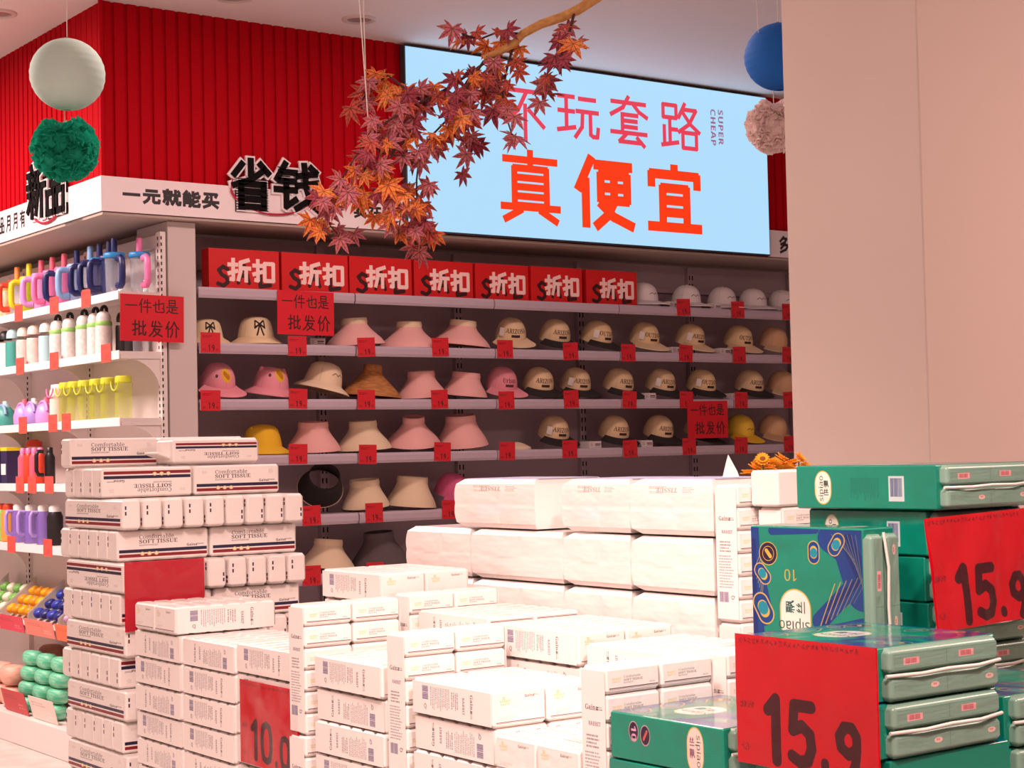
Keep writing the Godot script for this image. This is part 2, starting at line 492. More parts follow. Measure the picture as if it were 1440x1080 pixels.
func _ready() -> void:
	rng.seed = 20240
	var cam := Camera3D.new()
	cam.name = "camera"
	add_child(cam)
	cam.fov = 25.353
	cam.position = Vector3(-3.1467, 1.4678, 7.5209)
	cam.rotation = Vector3(deg_to_rad(2.252), deg_to_rad(-36.172), deg_to_rad(-1.257))
	cam.current = true
	var env := Environment.new()
	env.background_mode = Environment.BG_COLOR
	env.background_color = Color(0.02, 0.02, 0.02)
	env.tonemap_mode = Environment.TONE_MAPPER_LINEAR
	env.tonemap_exposure = 1.0
	env.sdfgi_enabled = true
	env.ssao_enabled = true
	env.ssil_enabled = true
	var we := WorldEnvironment.new()
	we.name = "world"
	we.environment = env
	add_child(we)
	var warm := Color(1.0, 0.86, 0.83)
	panel_lamp("unseen long light panel added in the ceiling before the hat wall", Vector3(0.75, 3.595, 1.7), Vector2(2.2, 0.3), 4.0, warm, 4.0)  # added out of view to light the sign band and red wall steeply
	panel_lamp("long light panel in the ceiling above the drinkware aisle", Vector3(-1.9, 3.595, -1.0), Vector2(0.9, 2.6), 24.0, Color(1.0, 0.90, 0.87), 4.0)
	panel_lamp("unseen square fill light panel added in the ceiling of the front aisle", Vector3(-4.6, 3.595, 7.6), Vector2(1.8, 1.8), 4.6, warm, 4.0)  # general fill added behind the camera
	panel_lamp("unseen square light panel added in the ceiling beyond the column", Vector3(2.4, 3.595, 6.6), Vector2(1.2, 1.2), 9.0, Color(1.0, 0.82, 0.77), 4.0)  # added out of view to brighten the front face of the column
	panel_lamp("unseen square light panel added in the ceiling before the tissue island", Vector3(-2.7, 3.595, 5.0), Vector2(1.2, 1.2), 3.4, warm, 4.0)  # soft lamp added for the garland, pompoms and tissue faces
	spot_lamp("added black spotlight in the ceiling aimed at the tissue columns", Vector3(-2.5, 3.5, 5.9), Vector3(-1.1, 0.9, 4.1), 8.5, 32.0, warm)  # added lamp; its cone lights the tissue and spares the hat shelves
	spot_lamp("added black spotlight in the ceiling aimed at the green packs", Vector3(-1.9, 3.5, 7.0), Vector3(-0.95, 1.0, 5.2), 10.0, 27.0, warm)  # added lamp that brightens the green packs
	build_room()
	build_bulkhead()
	build_billboard()
	build_hat_unit()
	build_drink_unit()
	build_island()
	build_green_packs()
	build_hats()
	build_drinks()
	build_bins()
	build_hanging()
	build_garland()

# ---------------------------------------------------------------- the room
func build_room() -> void:
	var plaster := mat("plaster", rgb(222, 205, 198), 0.85, {"normal_enabled": true, "normal_texture": normal_tex(0.05, 256, 9, 2.0), "normal_scale": 0.15, "uv1_triplanar": true, "uv1_world_triplanar": true, "uv1_scale": Vector3(1, 1, 1)})
	var ceil := mat("ceiling_paint", rgb(226, 216, 214), 0.9)
	var fl := mat("floor_tile", rgb(255, 255, 255), 0.35, {"albedo_texture": noise_tex(0.02, rgb(186, 176, 170), rgb(214, 205, 198), 256, 4), "uv1_triplanar": true, "uv1_world_triplanar": true})
	struct("floor", boxm(Vector3(16, 0.1, 20)), fl, Vector3(0.5, -0.05, 2))
	struct("ceiling", boxm(Vector3(16, 0.12, 20)), ceil, Vector3(0.5, 3.693, 2))
	struct("wall_left", boxm(Vector3(0.12, 3.75, 20)), plaster, Vector3(-7.4, 1.82, 2))
	struct("wall_right", boxm(Vector3(0.12, 3.75, 20)), plaster, Vector3(8.4, 1.82, 2))
	struct("wall_rear", boxm(Vector3(16, 3.75, 0.12)), plaster, Vector3(0.5, 1.82, -7.9))
	struct("wall_entrance", boxm(Vector3(16, 3.75, 0.12)), plaster, Vector3(0.5, 1.82, 11.9))
	struct("column", boxm(Vector3(0.75, 3.64, 0.555), 0.006), mat("column_paint", rgb(230, 212, 202), 0.8, {"normal_enabled": true, "normal_texture": normal_tex(0.03, 256, 5, 2.0), "normal_scale": 0.1, "uv1_triplanar": true, "uv1_world_triplanar": true}), Vector3(0.77 + 0.375, 1.82, 3.665 + 0.2775))
	# recessed round fittings in the ceiling, switched off
	for q in [["beside the red ribbed wall's corner", Vector3(-0.30, 3.633, -0.50)], ["in front of the red ribbed wall left of the billboard", Vector3(1.24, 3.633, 0.30)], ["above the end of the white sign band", Vector3(0.53, 3.633, 0.34)]]:
		var t := thing("round_ceiling_fitting", "round white recessed ceiling fitting " + q[0], "ceiling light", q[1])
		var r := MB.new()
		r.lathe([Vector2(0.062, 0.0), Vector2(0.062, -0.006), Vector2(0.07, -0.012), Vector2(0.085, -0.008), Vector2(0.088, 0.0)], 28)
		part(t, "ring", r.mesh(), mat("fitting_ring", rgb(205, 190, 186), 0.4))
		var d := MB.new()
		d.lathe([Vector2(0.0, -0.003), Vector2(0.04, -0.004), Vector2(0.062, -0.001)], 24)
		part(t, "lens", d.mesh(), mat("fitting_lens", rgb(150, 138, 134), 0.25))

# ---------------------------------------------------------------- red ribbed bulkhead and the white sign band
func build_bulkhead() -> void:
	var red := mat("red_panel", rgb(184, 2, 22), 0.7, {"metallic_specular": 0.2})
	var w1 := MB.new()
	w1.box(Vector3(3.03, 3.13, -0.26), Vector3(6.0, 1.006, 0.44))
	var a := struct("wall_hat_side", w1.mesh(), red)
	var w2 := MB.new()
	w2.box(Vector3(0.26, 3.13, -2.8), Vector3(0.44, 1.006, 5.5))
	var b := struct("wall_drink_side", w2.mesh(), red)
	var ribp := PackedVector2Array([Vector2(-0.026, 0), Vector2(-0.0235, 0.012), Vector2(0.0235, 0.012), Vector2(0.026, 0)])
	var rm := MB.new()
	rm.prism(ribp, -0.419, 0.419, Vector3.ZERO, Basis(Vector3(1, 0, 0), Vector3(0, 0, 1), Vector3(0, 1, 0)))
	var rib := rm.mesh()
	for i in 75:
		var x := 0.045 + i * 0.066
		if x > 1.66 and x < 4.36: continue
		part(a, "rib", rib, red, Vector3(x, 3.214, -0.04))
	for i in 44:
		part(b, "rib", rib, red, Vector3(0.04, 3.214, -0.05 - i * 0.066), Basis(Vector3.UP, -PI / 2))
	# the corner bead and the ceiling trim
	part(a, "corner_bead", boxm(Vector3(0.02, 0.84, 0.02), 0.004), red, Vector3(0.014, 3.214, -0.014))
	# the underside of the bulkhead
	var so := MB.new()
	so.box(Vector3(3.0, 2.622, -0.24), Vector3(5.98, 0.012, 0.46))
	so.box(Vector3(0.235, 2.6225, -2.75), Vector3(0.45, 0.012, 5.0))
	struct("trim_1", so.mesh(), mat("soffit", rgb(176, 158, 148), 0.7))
	# right-hand band
	var white := rgb(240, 226, 228)
	var ink_c := rgb(32, 24, 26)
	var img := canvas(1344, 132, white)
	han(img, "一元就能买", Vector2(84, 32), Vector2(74, 62), 8, 12, ink_c)
	han(img, "实在", Vector2(1094, 32), Vector2(62, 56), 10, 10, ink_c)
	var f := thing("sign_band", "white sign band with black slogan below the red ribbed wall by the billboard", "sign", Vector3(0, 2.632, 0), 0.0, "white sign bands around the bulkhead")
	var bm := MB.new()
	bm.box(Vector3(0.84, 0.0825, -0.009), Vector3(1.68, 0.165, 0.018), 0.0, Basis(), [Rect2(0, 0, 0.001, 0.001), Rect2(0, 0, 0.001, 0.001), Rect2(0, 0, 0.001, 0.001), Rect2(0, 0, 0.001, 0.001), Rect2(0, 0, 1, 1), Rect2(0, 0, 0.001, 0.001)])
	part(f, "band", bm.mesh(), print_mat("band_right_print", img, 0.5))
	cutout(f, "省钱", Vector3(0.65, 0.058, 0.0), Vector2(0.248, 0.246), 0.0, Basis())
	# left-hand band
	var im2 := canvas(1024, 84, white)
	han(im2, "品月月有", Vector2(333, 16), Vector2(40, 46), 12, 6, ink_c)
	var g := thing("sign_band", "white sign band with black slogan above the drinkware shelves", "sign", Vector3(0, 2.632, 0), 0.0, "white sign bands around the bulkhead")
	var gm := MB.new()
	gm.box(Vector3(0.009, 0.0825, -1.018), Vector3(0.018, 0.165, 2.0), 0.0, Basis(), [Rect2(0, 0, 0.001, 0.001), Rect2(0, 0, 1, 1), Rect2(0, 0, 0.001, 0.001), Rect2(0, 0, 0.001, 0.001), Rect2(0, 0, 0.001, 0.001), Rect2(0, 0, 0.001, 0.001)])
	part(g, "band", gm.mesh(), print_mat("band_left_print", im2, 0.5))
	cutout(g, "新品", Vector3(0.0, 0.045, -0.915), Vector2(0.25, 0.262), 0.02, Basis(Vector3.UP, -PI / 2))
	# the piece right of the billboard
	var im3 := canvas(256, 66, white)
	ink(im3, "多", Vector2(30, 14), Vector2(36, 40), 6, ink_c)
	var h := MB.new()
	h.box(Vector3(0.33, 0.0825, -0.009), Vector3(0.66, 0.165, 0.018), 0.0, Basis(), [Rect2(0, 0, 0.001, 0.001), Rect2(0, 0, 0.001, 0.001), Rect2(0, 0, 0.001, 0.001), Rect2(0, 0, 0.001, 0.001), Rect2(0, 0, 1, 1), Rect2(0, 0, 0.001, 0.001)])
	solo("sign_band", "short white sign band between the billboard and the square column", "sign", h.mesh(), print_mat("band_end_print", im3, 0.5), Vector3(4.345, 2.632, 0), Basis(), "white sign bands around the bulkhead")

# two big cut-out characters on a white outline board with a red ring, standing proud of the band
func cutout(parent: Node3D, text: String, at: Vector3, size: Vector2, lean: float, b: Basis) -> void:
	var wm := mat("cutout_white", rgb(240, 226, 228), 0.5)
	var bm := mat("cutout_black", rgb(20, 15, 17), 0.7, {"metallic_specular": 0.2})
	for i in 2:
		var o := b * Vector3(i * size.x * 1.03, (1 - i) * lean, 0)
		var back := part(parent, "outline_board", letter_mesh(text[i], size, size.x * 0.21, 0.0, 0.012 + i * 0.0006), wm, at + o, b)
		part(back, "letter", letter_mesh(text[i], size, size.x * 0.125, 0.0125 + i * 0.0006, 0.02), bm)
	var ring := MB.new()
	var path := []
	for k in 40:
		var an := PI * 0.9 + PI * 1.2 * k / 39.0
		path.append(Vector3(size.x * 1.0 + cos(an) * size.x * 0.93, size.y * 0.42 + sin(an) * size.y * 0.5, 0.008))
	ring.tube(path, 0.006, 6)
	part(parent, "red_ring", ring.mesh(), mat("ring_red", rgb(178, 24, 58), 0.5), at, b)

# ---------------------------------------------------------------- the lit billboard
func build_billboard() -> void:
	var img := canvas(1536, 576, rgb(176, 222, 252))
	var c1 := rgb(232, 62, 84)
	var c2 := rgb(252, 58, 14)
	var px := 1536.0 / 2.65
	for q in [["不", 362, 70, 178, 190], ["玩", 580, 68, 180, 164], ["套", 802, 62, 176, 174], ["路", 1030, 60, 184, 170]]:
		ink(img, q[0], Vector2(q[1], q[2]), Vector2(q[3], q[4]), 15, c1)
	for q in [["真", 346], ["便", 652], ["宜", 964]]:
		ink(img, q[0], Vector2(q[1], 288), Vector2(248, 236), 34 if q[0] != "真" else 24, c2)
	latin(img, "SUPER", Vector2(1312, 66), 26, rgb(150, 96, 128), true, false, 1, 1.3)
	latin(img, "CHEAP", Vector2(1276, 66), 26, rgb(150, 96, 128), true, false, 1, 1.3)
	var t := thing("lit_billboard", "large light blue lit billboard with orange red characters above the hat shelves", "billboard", Vector3(1.68, 2.634, 0.0))
	var fr := MB.new()
	fr.box(Vector3(1.325, 0.4925, 0.0), Vector3(2.65, 0.985, 0.04), 0.003)
	part(t, "frame", fr.mesh(), mat("billboard_frame", rgb(58, 62, 70), 0.5))
	var s := MB.new()
	s.face(Vector3(0.008, 0.008, 0.0215), Vector3(2.634, 0, 0), Vector3(0, 0.969, 0))
	var tx := ImageTexture.create_from_image(img)
	part(t, "lit_screen", s.mesh(), mat("billboard_print", Color(0.05, 0.05, 0.05), 0.4, {"emission_enabled": true, "emission": Color.WHITE, "emission_operator": BaseMaterial3D.EMISSION_OP_MULTIPLY, "emission_texture": tx, "emission_energy_multiplier": 1.0}))
	var l := AreaLight3D.new()
	l.name = "billboard_light"
	l.area_size = Vector2(2.6, 0.95)
	l.light_energy = 0.6
	l.light_color = Color(0.75, 0.88, 1.0)
	l.area_range = 30.0
	l.shadow_enabled = true
	add_child(l, true)
	l.position = Vector3(3.0, 3.12, 0.03)
	l.rotation_degrees = Vector3(0, 180, 0)

# ---------------------------------------------------------------- hat shelving
const HAT_LIP := [2.248, 1.976, 1.700, 1.422, 1.115, 0.815, 0.5]
func red_sheet_mat() -> StandardMaterial3D:
	var im := canvas(384, 272, rgb(206, 16, 36))
	han(im, "一件也是", Vector2(28, 22), Vector2(76, 84), 6, 7, rgb(58, 8, 16), false)
	han(im, "批发价", Vector2(70, 148), Vector2(84, 96), 16, 9, rgb(58, 8, 16), false)
	return print_mat("red_sheet_print", im, 0.5)

func build_hat_unit() -> void:
	var lip := mat("shelf_lip", rgb(186, 168, 180), 0.35)
	var board := mat("shelf_paint", rgb(186, 168, 176), 0.55)
	var backm := board
	var t := thing("hat_shelving", "tall grey wall shelving full of hats under the lit billboard", "shelving", Vector3(0, 0, 0))
	var bp := MB.new()
	bp.box(Vector3(2.95, 1.3, -0.465), Vector3(4.85, 2.6, 0.03))
	part(t, "back_panel", bp.mesh(), backm)
	part(t, "end_post", boxm(Vector3(0.148, 2.614, 0.36), 0.003), mat("post_paint", rgb(206, 192, 188), 0.5), Vector3(0.436, 1.307, -0.245))
	part(t, "top_rail", boxm(Vector3(4.6, 0.03, 0.02), 0.002), lip, Vector3(2.8, 2.44, -0.43))
	part(t, "base", boxm(Vector3(4.7, 0.2, 0.4), 0.004), board, Vector3(2.86, 0.1, -0.245))
	for i in 6:
		var x := 0.525 + i * 0.885
		var u := MB.new()
		u.box(Vector3(x, 1.3, -0.435), Vector3(0.05, 2.58, 0.03), 0.002)
		var up := part(t, "upright", u.mesh(), board)
		var sl := MB.new()
		for k in 40:
			sl.box(Vector3(x - 0.012, 0.5 + k * 0.052, -0.4195), Vector3(0.008, 0.028, 0.002))
			sl.box(Vector3(x + 0.012, 0.5 + k * 0.052, -0.4195), Vector3(0.008, 0.028, 0.002))
		part(up, "slots", sl.mesh(), mat("slot_dark", rgb(24, 18, 18), 0.9))
	var sm := MB.new()
	sm.box(Vector3(0, 0.045, -0.19), Vector3(0.876, 0.014, 0.37))
	var shelf_m := sm.mesh()
	var lm := MB.new()
	lm.prism(PackedVector2Array([Vector2(0, 0), Vector2(0.004, 0.0), Vector2(0.011, 0.014), Vector2(0.011, 0.04), Vector2(0.004, 0.053), Vector2(0, 0.053)]), -0.438, 0.438, Vector3.ZERO, Basis(Vector3(0, 0, 1), Vector3(0, 1, 0), Vector3(-1, 0, 0)))
	var lip_m := lm.mesh()
	for y in HAT_LIP:
		for i in 5:
			var s := part(t, "shelf", shelf_m, board, Vector3(0.955 + i * 0.885, y, -0.06))
			part(s, "price_rail", lip_m, lip, Vector3(0, 0, 0))
	# red paper signs
	var sheet := MB.new()
	sheet.box(Vector3.ZERO, Vector3(0.325, 0.222, 0.002), 0.0, Basis(), [Rect2(0, 0, 0.001, 0.001), Rect2(0, 0, 0.001, 0.001), Rect2(0, 0, 0.001, 0.001), Rect2(0, 0, 0.001, 0.001), Rect2(0, 0, 1, 1), Rect2(0, 0, 0.001, 0.001)])
	var sheet_m := sheet.mesh()
	var rm := red_sheet_mat()
	solo("red_paper_sign", "red paper sign with black characters on the end post by the cups", "sign", sheet_m, rm, Vector3(0.262, 2.137, -0.03), Basis(Vector3.BACK, -0.015), "red paper signs on the shelves")
	solo("red_paper_sign", "red paper sign with black characters hung below the first discount boards", "sign", sheet_m, rm, Vector3(1.102, 2.188, -0.043), Basis(Vector3.BACK, -0.01), "red paper signs on the shelves")
	solo("red_paper_sign", "red paper sign hung over the caps beside the yellow cap", "sign", sheet_m, rm, Vector3(3.83, 1.631, -0.043), Basis(Vector3.BACK, 0.01), "red paper signs on the shelves")
	# discount boards
	var im := canvas(384, 200, rgb(206, 18, 22))
	var bk := rgb(52, 10, 12)
	ink(im, "S", Vector2(34, 88), Vector2(84, 100), 21, bk, false)
	ink(im, "A", Vector2(150, 70), Vector2(90, 100), 20, bk, false)
	ink(im, "L", Vector2(256, 92), Vector2(88, 98), 22, bk, false)
	han(im, "折扣", Vector2(100, 44), Vector2(126, 118), 10, 21, rgb(250, 214, 208))
	var dm := print_mat("discount_print", im, 0.45)
	var xs := [[0.595, 0.39], [0.999, 0.388], [1.396, 0.384], [1.795, 0.382], [2.193, 0.362], [2.566, 0.362], [2.969, 0.378]]
	var where := ["at the end post", "second from the end post", "third from the end post", "middle of the row", "third from the white caps", "second from the white caps", "beside the white caps"]
	for i in 7:
		var b := MB.new()
		var z := Rect2(0.01, 0.01, 0.001, 0.001)
		b.box(Vector3(xs[i][1] / 2, 0.1, -0.04), Vector3(xs[i][1], 0.2, 0.08), 0.0015, Basis(), [z, z, z, z, Rect2(0, 0, 1, 1), z])
		solo("discount_board", "red discount board with white characters, " + where[i], "sign", b.mesh(), dm, Vector3(xs[i][0], 2.3005, -0.1 + (0.012 if i == 5 else 0.0)), Basis(), "red discount boards on the top hat shelf")
	# price tags
	var rows := [[3.662, 4.104, 4.537], [0.572, 1.052, 1.457, 1.918, 2.344, 2.801, 3.225, 3.671, 4.106, 4.527], [0.568, 1.051, 1.451, 1.906, 2.346, 2.797, 3.226, 3.666, 4.112, 4.526], [1.046, 1.454, 1.918, 2.344, 2.779, 3.222, 3.679, 4.101, 4.52], [1.117, 1.486, 1.96], [1.112, 1.484]]
	var rowname := ["top", "second", "third", "fourth", "fifth", "lowest"]
	var tm := tag_mat()
	var tg := MB.new()
	tg.box(Vector3(0, 0.0, 0.0), Vector3(0.105, 0.1, 0.003), 0.0, Basis(), [Rect2(0, 0, 0.001, 0.001), Rect2(0, 0, 0.001, 0.001), Rect2(0, 0, 0.001, 0.001), Rect2(0, 0, 0.001, 0.001), Rect2(0, 0, 1, 1), Rect2(0, 0, 0.001, 0.001)])
	var tag_m := tg.mesh()
	var count := ["first", "second", "third", "fourth", "fifth", "sixth", "seventh", "eighth", "ninth", "tenth"]
	for r in 6:
		for i in rows[r].size():
			var x: float = rows[r][i]
			solo("price_tag", "red price tag on the %s hat shelf, %s tag from the end post" % [rowname[r], count[i]], "price tag", tag_m, tm, Vector3(x, HAT_LIP[r] + 0.05 + rng.randf_range(-0.006, 0.006), -0.0465), Basis(Vector3.BACK, rng.randf_range(-0.05, 0.05)), "price tags of the %s hat shelf" % rowname[r])

func tag_mat() -> StandardMaterial3D:
	if mats.has("tag_print"): return mats["tag_print"]
	var ti := canvas(96, 92, rgb(204, 28, 42))
	fine_print(ti, 8, 14, 56, 10, 6, rgb(70, 8, 18))
	bar(ti, 6, 52, 84, 1, rgb(150, 30, 40))
	han(ti, "19", Vector2(34, 56), Vector2(17, 26), 1, 4, rgb(60, 8, 16), false)
	fine_print(ti, 74, 74, 14, 8, 5, rgb(70, 8, 18))
	fine_print(ti, 8, 74, 18, 8, 5, rgb(70, 8, 18))
	return print_mat("tag_print", ti, 0.5)

# ---------------------------------------------------------------- drinkware shelving
const DR_LIP := [2.228, 1.944, 1.627, 1.312, 0.99]
func build_drink_unit() -> void:
	var pm := mat("unit_paint", rgb(226, 214, 210), 0.5)
	var lip := mat("unit_lip", rgb(236, 226, 228), 0.35)
	var t := thing("drinkware_shelving", "tall white wall shelving full of cups and bottles under the sign band", "shelving")
	var bp := MB.new()
	bp.box(Vector3(0.352, 1.27, -2.0), Vector3(0.012, 2.5, 3.84))
	part(t, "back_panel", bp.mesh(), pm)
	part(t, "top_rail", boxm(Vector3(0.02, 0.06, 3.84), 0.002), pm, Vector3(0.335, 2.52, -2.0))
	for i in 4:
		var z := -0.085 - i * 0.9
		var u := MB.new()
		u.box(Vector3(0.335, 1.29, z), Vector3(0.03, 2.54, 0.05), 0.002)
		var up := part(t, "upright", u.mesh(), pm)
		var sl := MB.new()
		for k in 60:
			sl.box(Vector3(0.326, 0.7 + k * 0.031, z + 0.0255), Vector3(0.006, 0.016, 0.002))
			sl.box(Vector3(0.3195, 0.7 + k * 0.031, z), Vector3(0.002, 0.016, 0.008))
		part(up, "slots", sl.mesh(), mat("slot_dark", rgb(24, 18, 18), 0.9))
	var lm := MB.new()
	lm.box(Vector3(0.109, 0.02, 0), Vector3(0.006, 0.042, 0.894), 0.002)
	var sm := MB.new()
	sm.box(Vector3(0.225, 0.03, 0), Vector3(0.235, 0.014, 0.894))
	sm.box(Vector3(0.23, 0.018, 0.444), Vector3(0.225, 0.03, 0.004))
	sm.box(Vector3(0.23, 0.018, -0.444), Vector3(0.225, 0.03, 0.004))
	var br := MB.new()
	var poly := PackedVector2Array([Vector2(0.125, 0.02), Vector2(0.33, 0.02), Vector2(0.33, -0.16)])
	for k in 9:
		var a := PI / 2 * k / 8.0
		poly.append(Vector2(0.14 + 0.18 * cos(a), -0.16 + 0.165 * sin(a)))
	br.prism(poly, -0.002, 0.002)
	var lipm := lm.mesh()
	var shm := sm.mesh()
	var brm := br.mesh()
	for y in DR_LIP:
		for i in 4:
			var s := part(t, "shelf", shm, pm, Vector3(0, y, -0.515 - i * 0.9))
			part(s, "price_rail", lipm, lip)
			part(s, "bracket", brm, pm, Vector3(0, 0, 0.438))
	# bin shelf and plinth
	var bs := MB.new()
	bs.box(Vector3(0.229, 0.585, -1.87), Vector3(0.232, 0.015, 3.6))
	part(t, "bin_shelf", bs.mesh(), pm)
	var kick := MB.new()
	kick.box(Vector3(0.19, 0.075, -1.87), Vector3(0.34, 0.15, 3.6), 0.004)
	part(t, "plinth", kick.mesh(), pm)
	# price tags of these shelves
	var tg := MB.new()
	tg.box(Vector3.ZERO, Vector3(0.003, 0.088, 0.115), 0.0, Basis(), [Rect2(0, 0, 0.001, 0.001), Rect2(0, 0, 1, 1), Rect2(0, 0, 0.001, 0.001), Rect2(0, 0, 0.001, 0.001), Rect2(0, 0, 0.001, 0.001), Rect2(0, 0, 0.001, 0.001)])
	var oi := canvas(96, 76, rgb(232, 84, 72))  # paler red than the hat tags: overexposure put into the colour
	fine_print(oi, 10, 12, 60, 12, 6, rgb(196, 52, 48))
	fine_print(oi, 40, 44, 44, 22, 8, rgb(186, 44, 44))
	var tm := print_mat("overexposed_tag_print", oi, 0.45)
	var rows := [[-1.38, -0.871, -0.451], [-1.366, -0.879, -0.213], [-1.334, -0.908, -0.726], [-1.387, -1.209, -0.967], [-1.525, -0.997]]
	var rn := ["cup", "flask", "sports bottle", "hanging goods", "purple jug"]
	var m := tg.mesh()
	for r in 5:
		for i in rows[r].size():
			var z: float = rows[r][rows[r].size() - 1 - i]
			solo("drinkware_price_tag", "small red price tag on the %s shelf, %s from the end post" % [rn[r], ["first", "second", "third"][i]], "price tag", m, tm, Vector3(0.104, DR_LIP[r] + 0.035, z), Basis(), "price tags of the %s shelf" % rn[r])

# ---------------------------------------------------------------- the island of tissue bundles
const R0 := Rect2(0.985, 0.985, 0.005, 0.005)
const PAPER := Color8(243, 234, 228)
func plain_pack_mat() -> StandardMaterial3D:
	if mats.has("plain_pack_print"): return mats["plain_pack_print"]
	var im := canvas(512, 512, PAPER)
	var gold := rgb(214, 196, 128)
	var grey := rgb(92, 82, 84)
	# broad face 0..508 x 0..280
	latin(im, "RABBIT", Vector2(40, 66), 26, gold, true)
	latin(im, "PARTY", Vector2(46, 96), 26, gold, true)
	ink(im, "宜", Vector2(64, 18), Vector2(36, 34), 4, gold, false)
	latin(im, "Comfortable", Vector2(40, 216), 24, rgb(200, 188, 176), false, true)
	fine_print(im, 40, 232, 150, 16, 8, rgb(206, 194, 184))
	latin(im, "Gaina", Vector2(300, 34), 30, grey, true)
	fine_print(im, 398, 26, 60, 18, 9, grey)
	bar(im, 0, 258, 508, 8, rgb(96, 84, 96))
	bar(im, 0, 270, 508, 4, rgb(130, 96, 92))
	# side face 0..508 x 290..470
	latin(im, "RABBIT", Vector2(30, 366), 22, gold, true)
	latin(im, "PARTY", Vector2(34, 392), 22, gold, true)
	latin(im, "Comfortable", Vector2(150, 352), 24, grey, false, true)
	latin(im, "SOFT TISSUE", Vector2(150, 384), 24, grey, true, true)
	fine_print(im, 150, 402, 120, 14, 8, grey)
	fine_print(im, 420, 420, 60, 10, 8, rgb(120, 100, 100))
	bar(im, 0, 448, 508, 10, rgb(88, 78, 86))
	bar(im, 0, 462, 508, 5, rgb(140, 104, 100))
	return print_mat("plain_pack_print", im, 0.35, {"normal_enabled": true, "normal_texture": normal_tex(0.012, 256, 31, 5.0), "normal_scale": 0.35})

func label_mat() -> StandardMaterial3D:
	if mats.has("bundle_label_print"): return mats["bundle_label_print"]
	var im := canvas(512, 124, PAPER)
	var c := rgb(112, 104, 120)
	barcode(im, 66, 14, 40, 56, rgb(96, 90, 130), false)
	latin(im, "Q", Vector2(76, 92), 20, c, true)
	fine_print(im, 122, 14, 128, 92, 11, rgb(150, 140, 146), true)
	fine_print(im, 262, 22, 40, 80, 12, rgb(120, 110, 116), true, 8)
	latin(im, "RABBIT", Vector2(340, 34), 15, c, true, false, 1)
	latin(im, "Gaina", Vector2(392, 18), 19, rgb(70, 60, 66), true, true, 1)
	fine_print(im, 386, 78, 14, 34, 7, rgb(70, 60, 66), true, 3)
	return print_mat("bundle_label_print", im, 0.35)

var bundle_proto: Node3D
# a lying bundle, base centre at the origin: 2 packs along x, 6 along z
func make_bundle() -> Node3D:
	var t := Node3D.new()
	var pm := MB.new()
	var fr := Rect2(0.0, 0.0, 0.99, 0.547)
	var sd := Rect2(0.0, 0.566, 0.99, 0.352)
	pm.box(Vector3.ZERO, Vector3(0.1322, 0.0732, 0.0488), 0.0075, Basis(), [R0, R0, sd, sd, fr, fr])
	var m := pm.mesh()
	for i in 6:
		for k in 2:
			part(t, "tissue_pack", m, plain_pack_mat(), Vector3(-0.0665 + 0.133 * k, 0.037, -0.125 + 0.05 * i))
	var lb := MB.new()
	lb.box(Vector3(-0.133, 0.037, 0), Vector3(0.0012, 0.066, 0.285), 0.0, Basis(), [R0, Rect2(0, 0, 1, 1), R0, R0, R0, R0])
	var lc := MB.new()
	lc.box(Vector3(0.133, 0.037, 0), Vector3(0.0012, 0.066, 0.285), 0.0, Basis(), [Rect2(0, 0, 1, 1), R0, R0, R0, R0, R0])
	part(t, "printed_film_label", lc.mesh(), label_mat())
	part(t, "printed_film_label", lb.mesh(), label_mat())
	return t

var ordinal := ["topmost", "second", "third", "fourth", "fifth", "sixth", "seventh", "eighth"]
func bundle(label: String, group: String, at: Vector3, how := "lie", jit := 0.0, sy := 1.0) -> Node3D:
	if bundle_proto == null: bundle_proto = make_bundle()
	var t: Node3D = bundle_proto.duplicate()
	t.name = numbered("tissue_bundle")
	add_child(t, true)
	tag(t, label, "tissue bundle", group)
	var b := Basis()
	var up := Vector3.ZERO
	if how == "stand":
		b = Basis(Vector3.RIGHT, -PI / 2)
		up = Vector3(0, 0.15, 0.037)
	elif how == "turn": b = Basis(Vector3.UP, -PI / 2)
	elif how == "flip":
		b = Basis(Vector3.BACK, PI)
		up = Vector3(0, 0.0735, 0)
	t.transform = Transform3D(Basis(Vector3.UP, jit) * b, at + up)
	return t

# a column of bundles from its top down to its riser
func column(where: String, x0: float, z0: float, z1: float, top: float, n: int, plan: Array, base := true) -> void:
	var y := top
	for i in n:
		var how: String = plan[i % plan.size()]
		var h := 0.3 if how == "stand" else 0.0738
		y -= h
		var jx := rng.randf_range(-0.004, 0.004)
		var lab := "white tissue bundle %s, %s from top" % [where, ["first", "second", "third", "fourth", "fifth", "sixth", "seventh"][i]]
		if n == 1: lab = "white tissue bundle %s" % where
		bundle(lab, "white tissue bundles of the island", Vector3(x0 + 0.133 + jx, y, (z0 + z1) / 2), how, rng.randf_range(-0.012, 0.012))
	if base: riser(x0, x0 + 0.266, z0, z1, y)

var risers: Node3D
func riser(x0: float, x1: float, z0: float, z1: float, top: float) -> void:
	if risers == null:
		risers = thing("display_plinth", "stepped white display plinth under the tissue island", "plinth")
	var m := MB.new()
	m.box(Vector3((x0 + x1) / 2, (top - 0.0005) / 2, (z0 + z1) / 2), Vector3(x1 - x0, top - 0.0005, z1 - z0))
	part(risers, "step", m.mesh(), mat("plinth_white", rgb(226, 216, 210), 0.7))

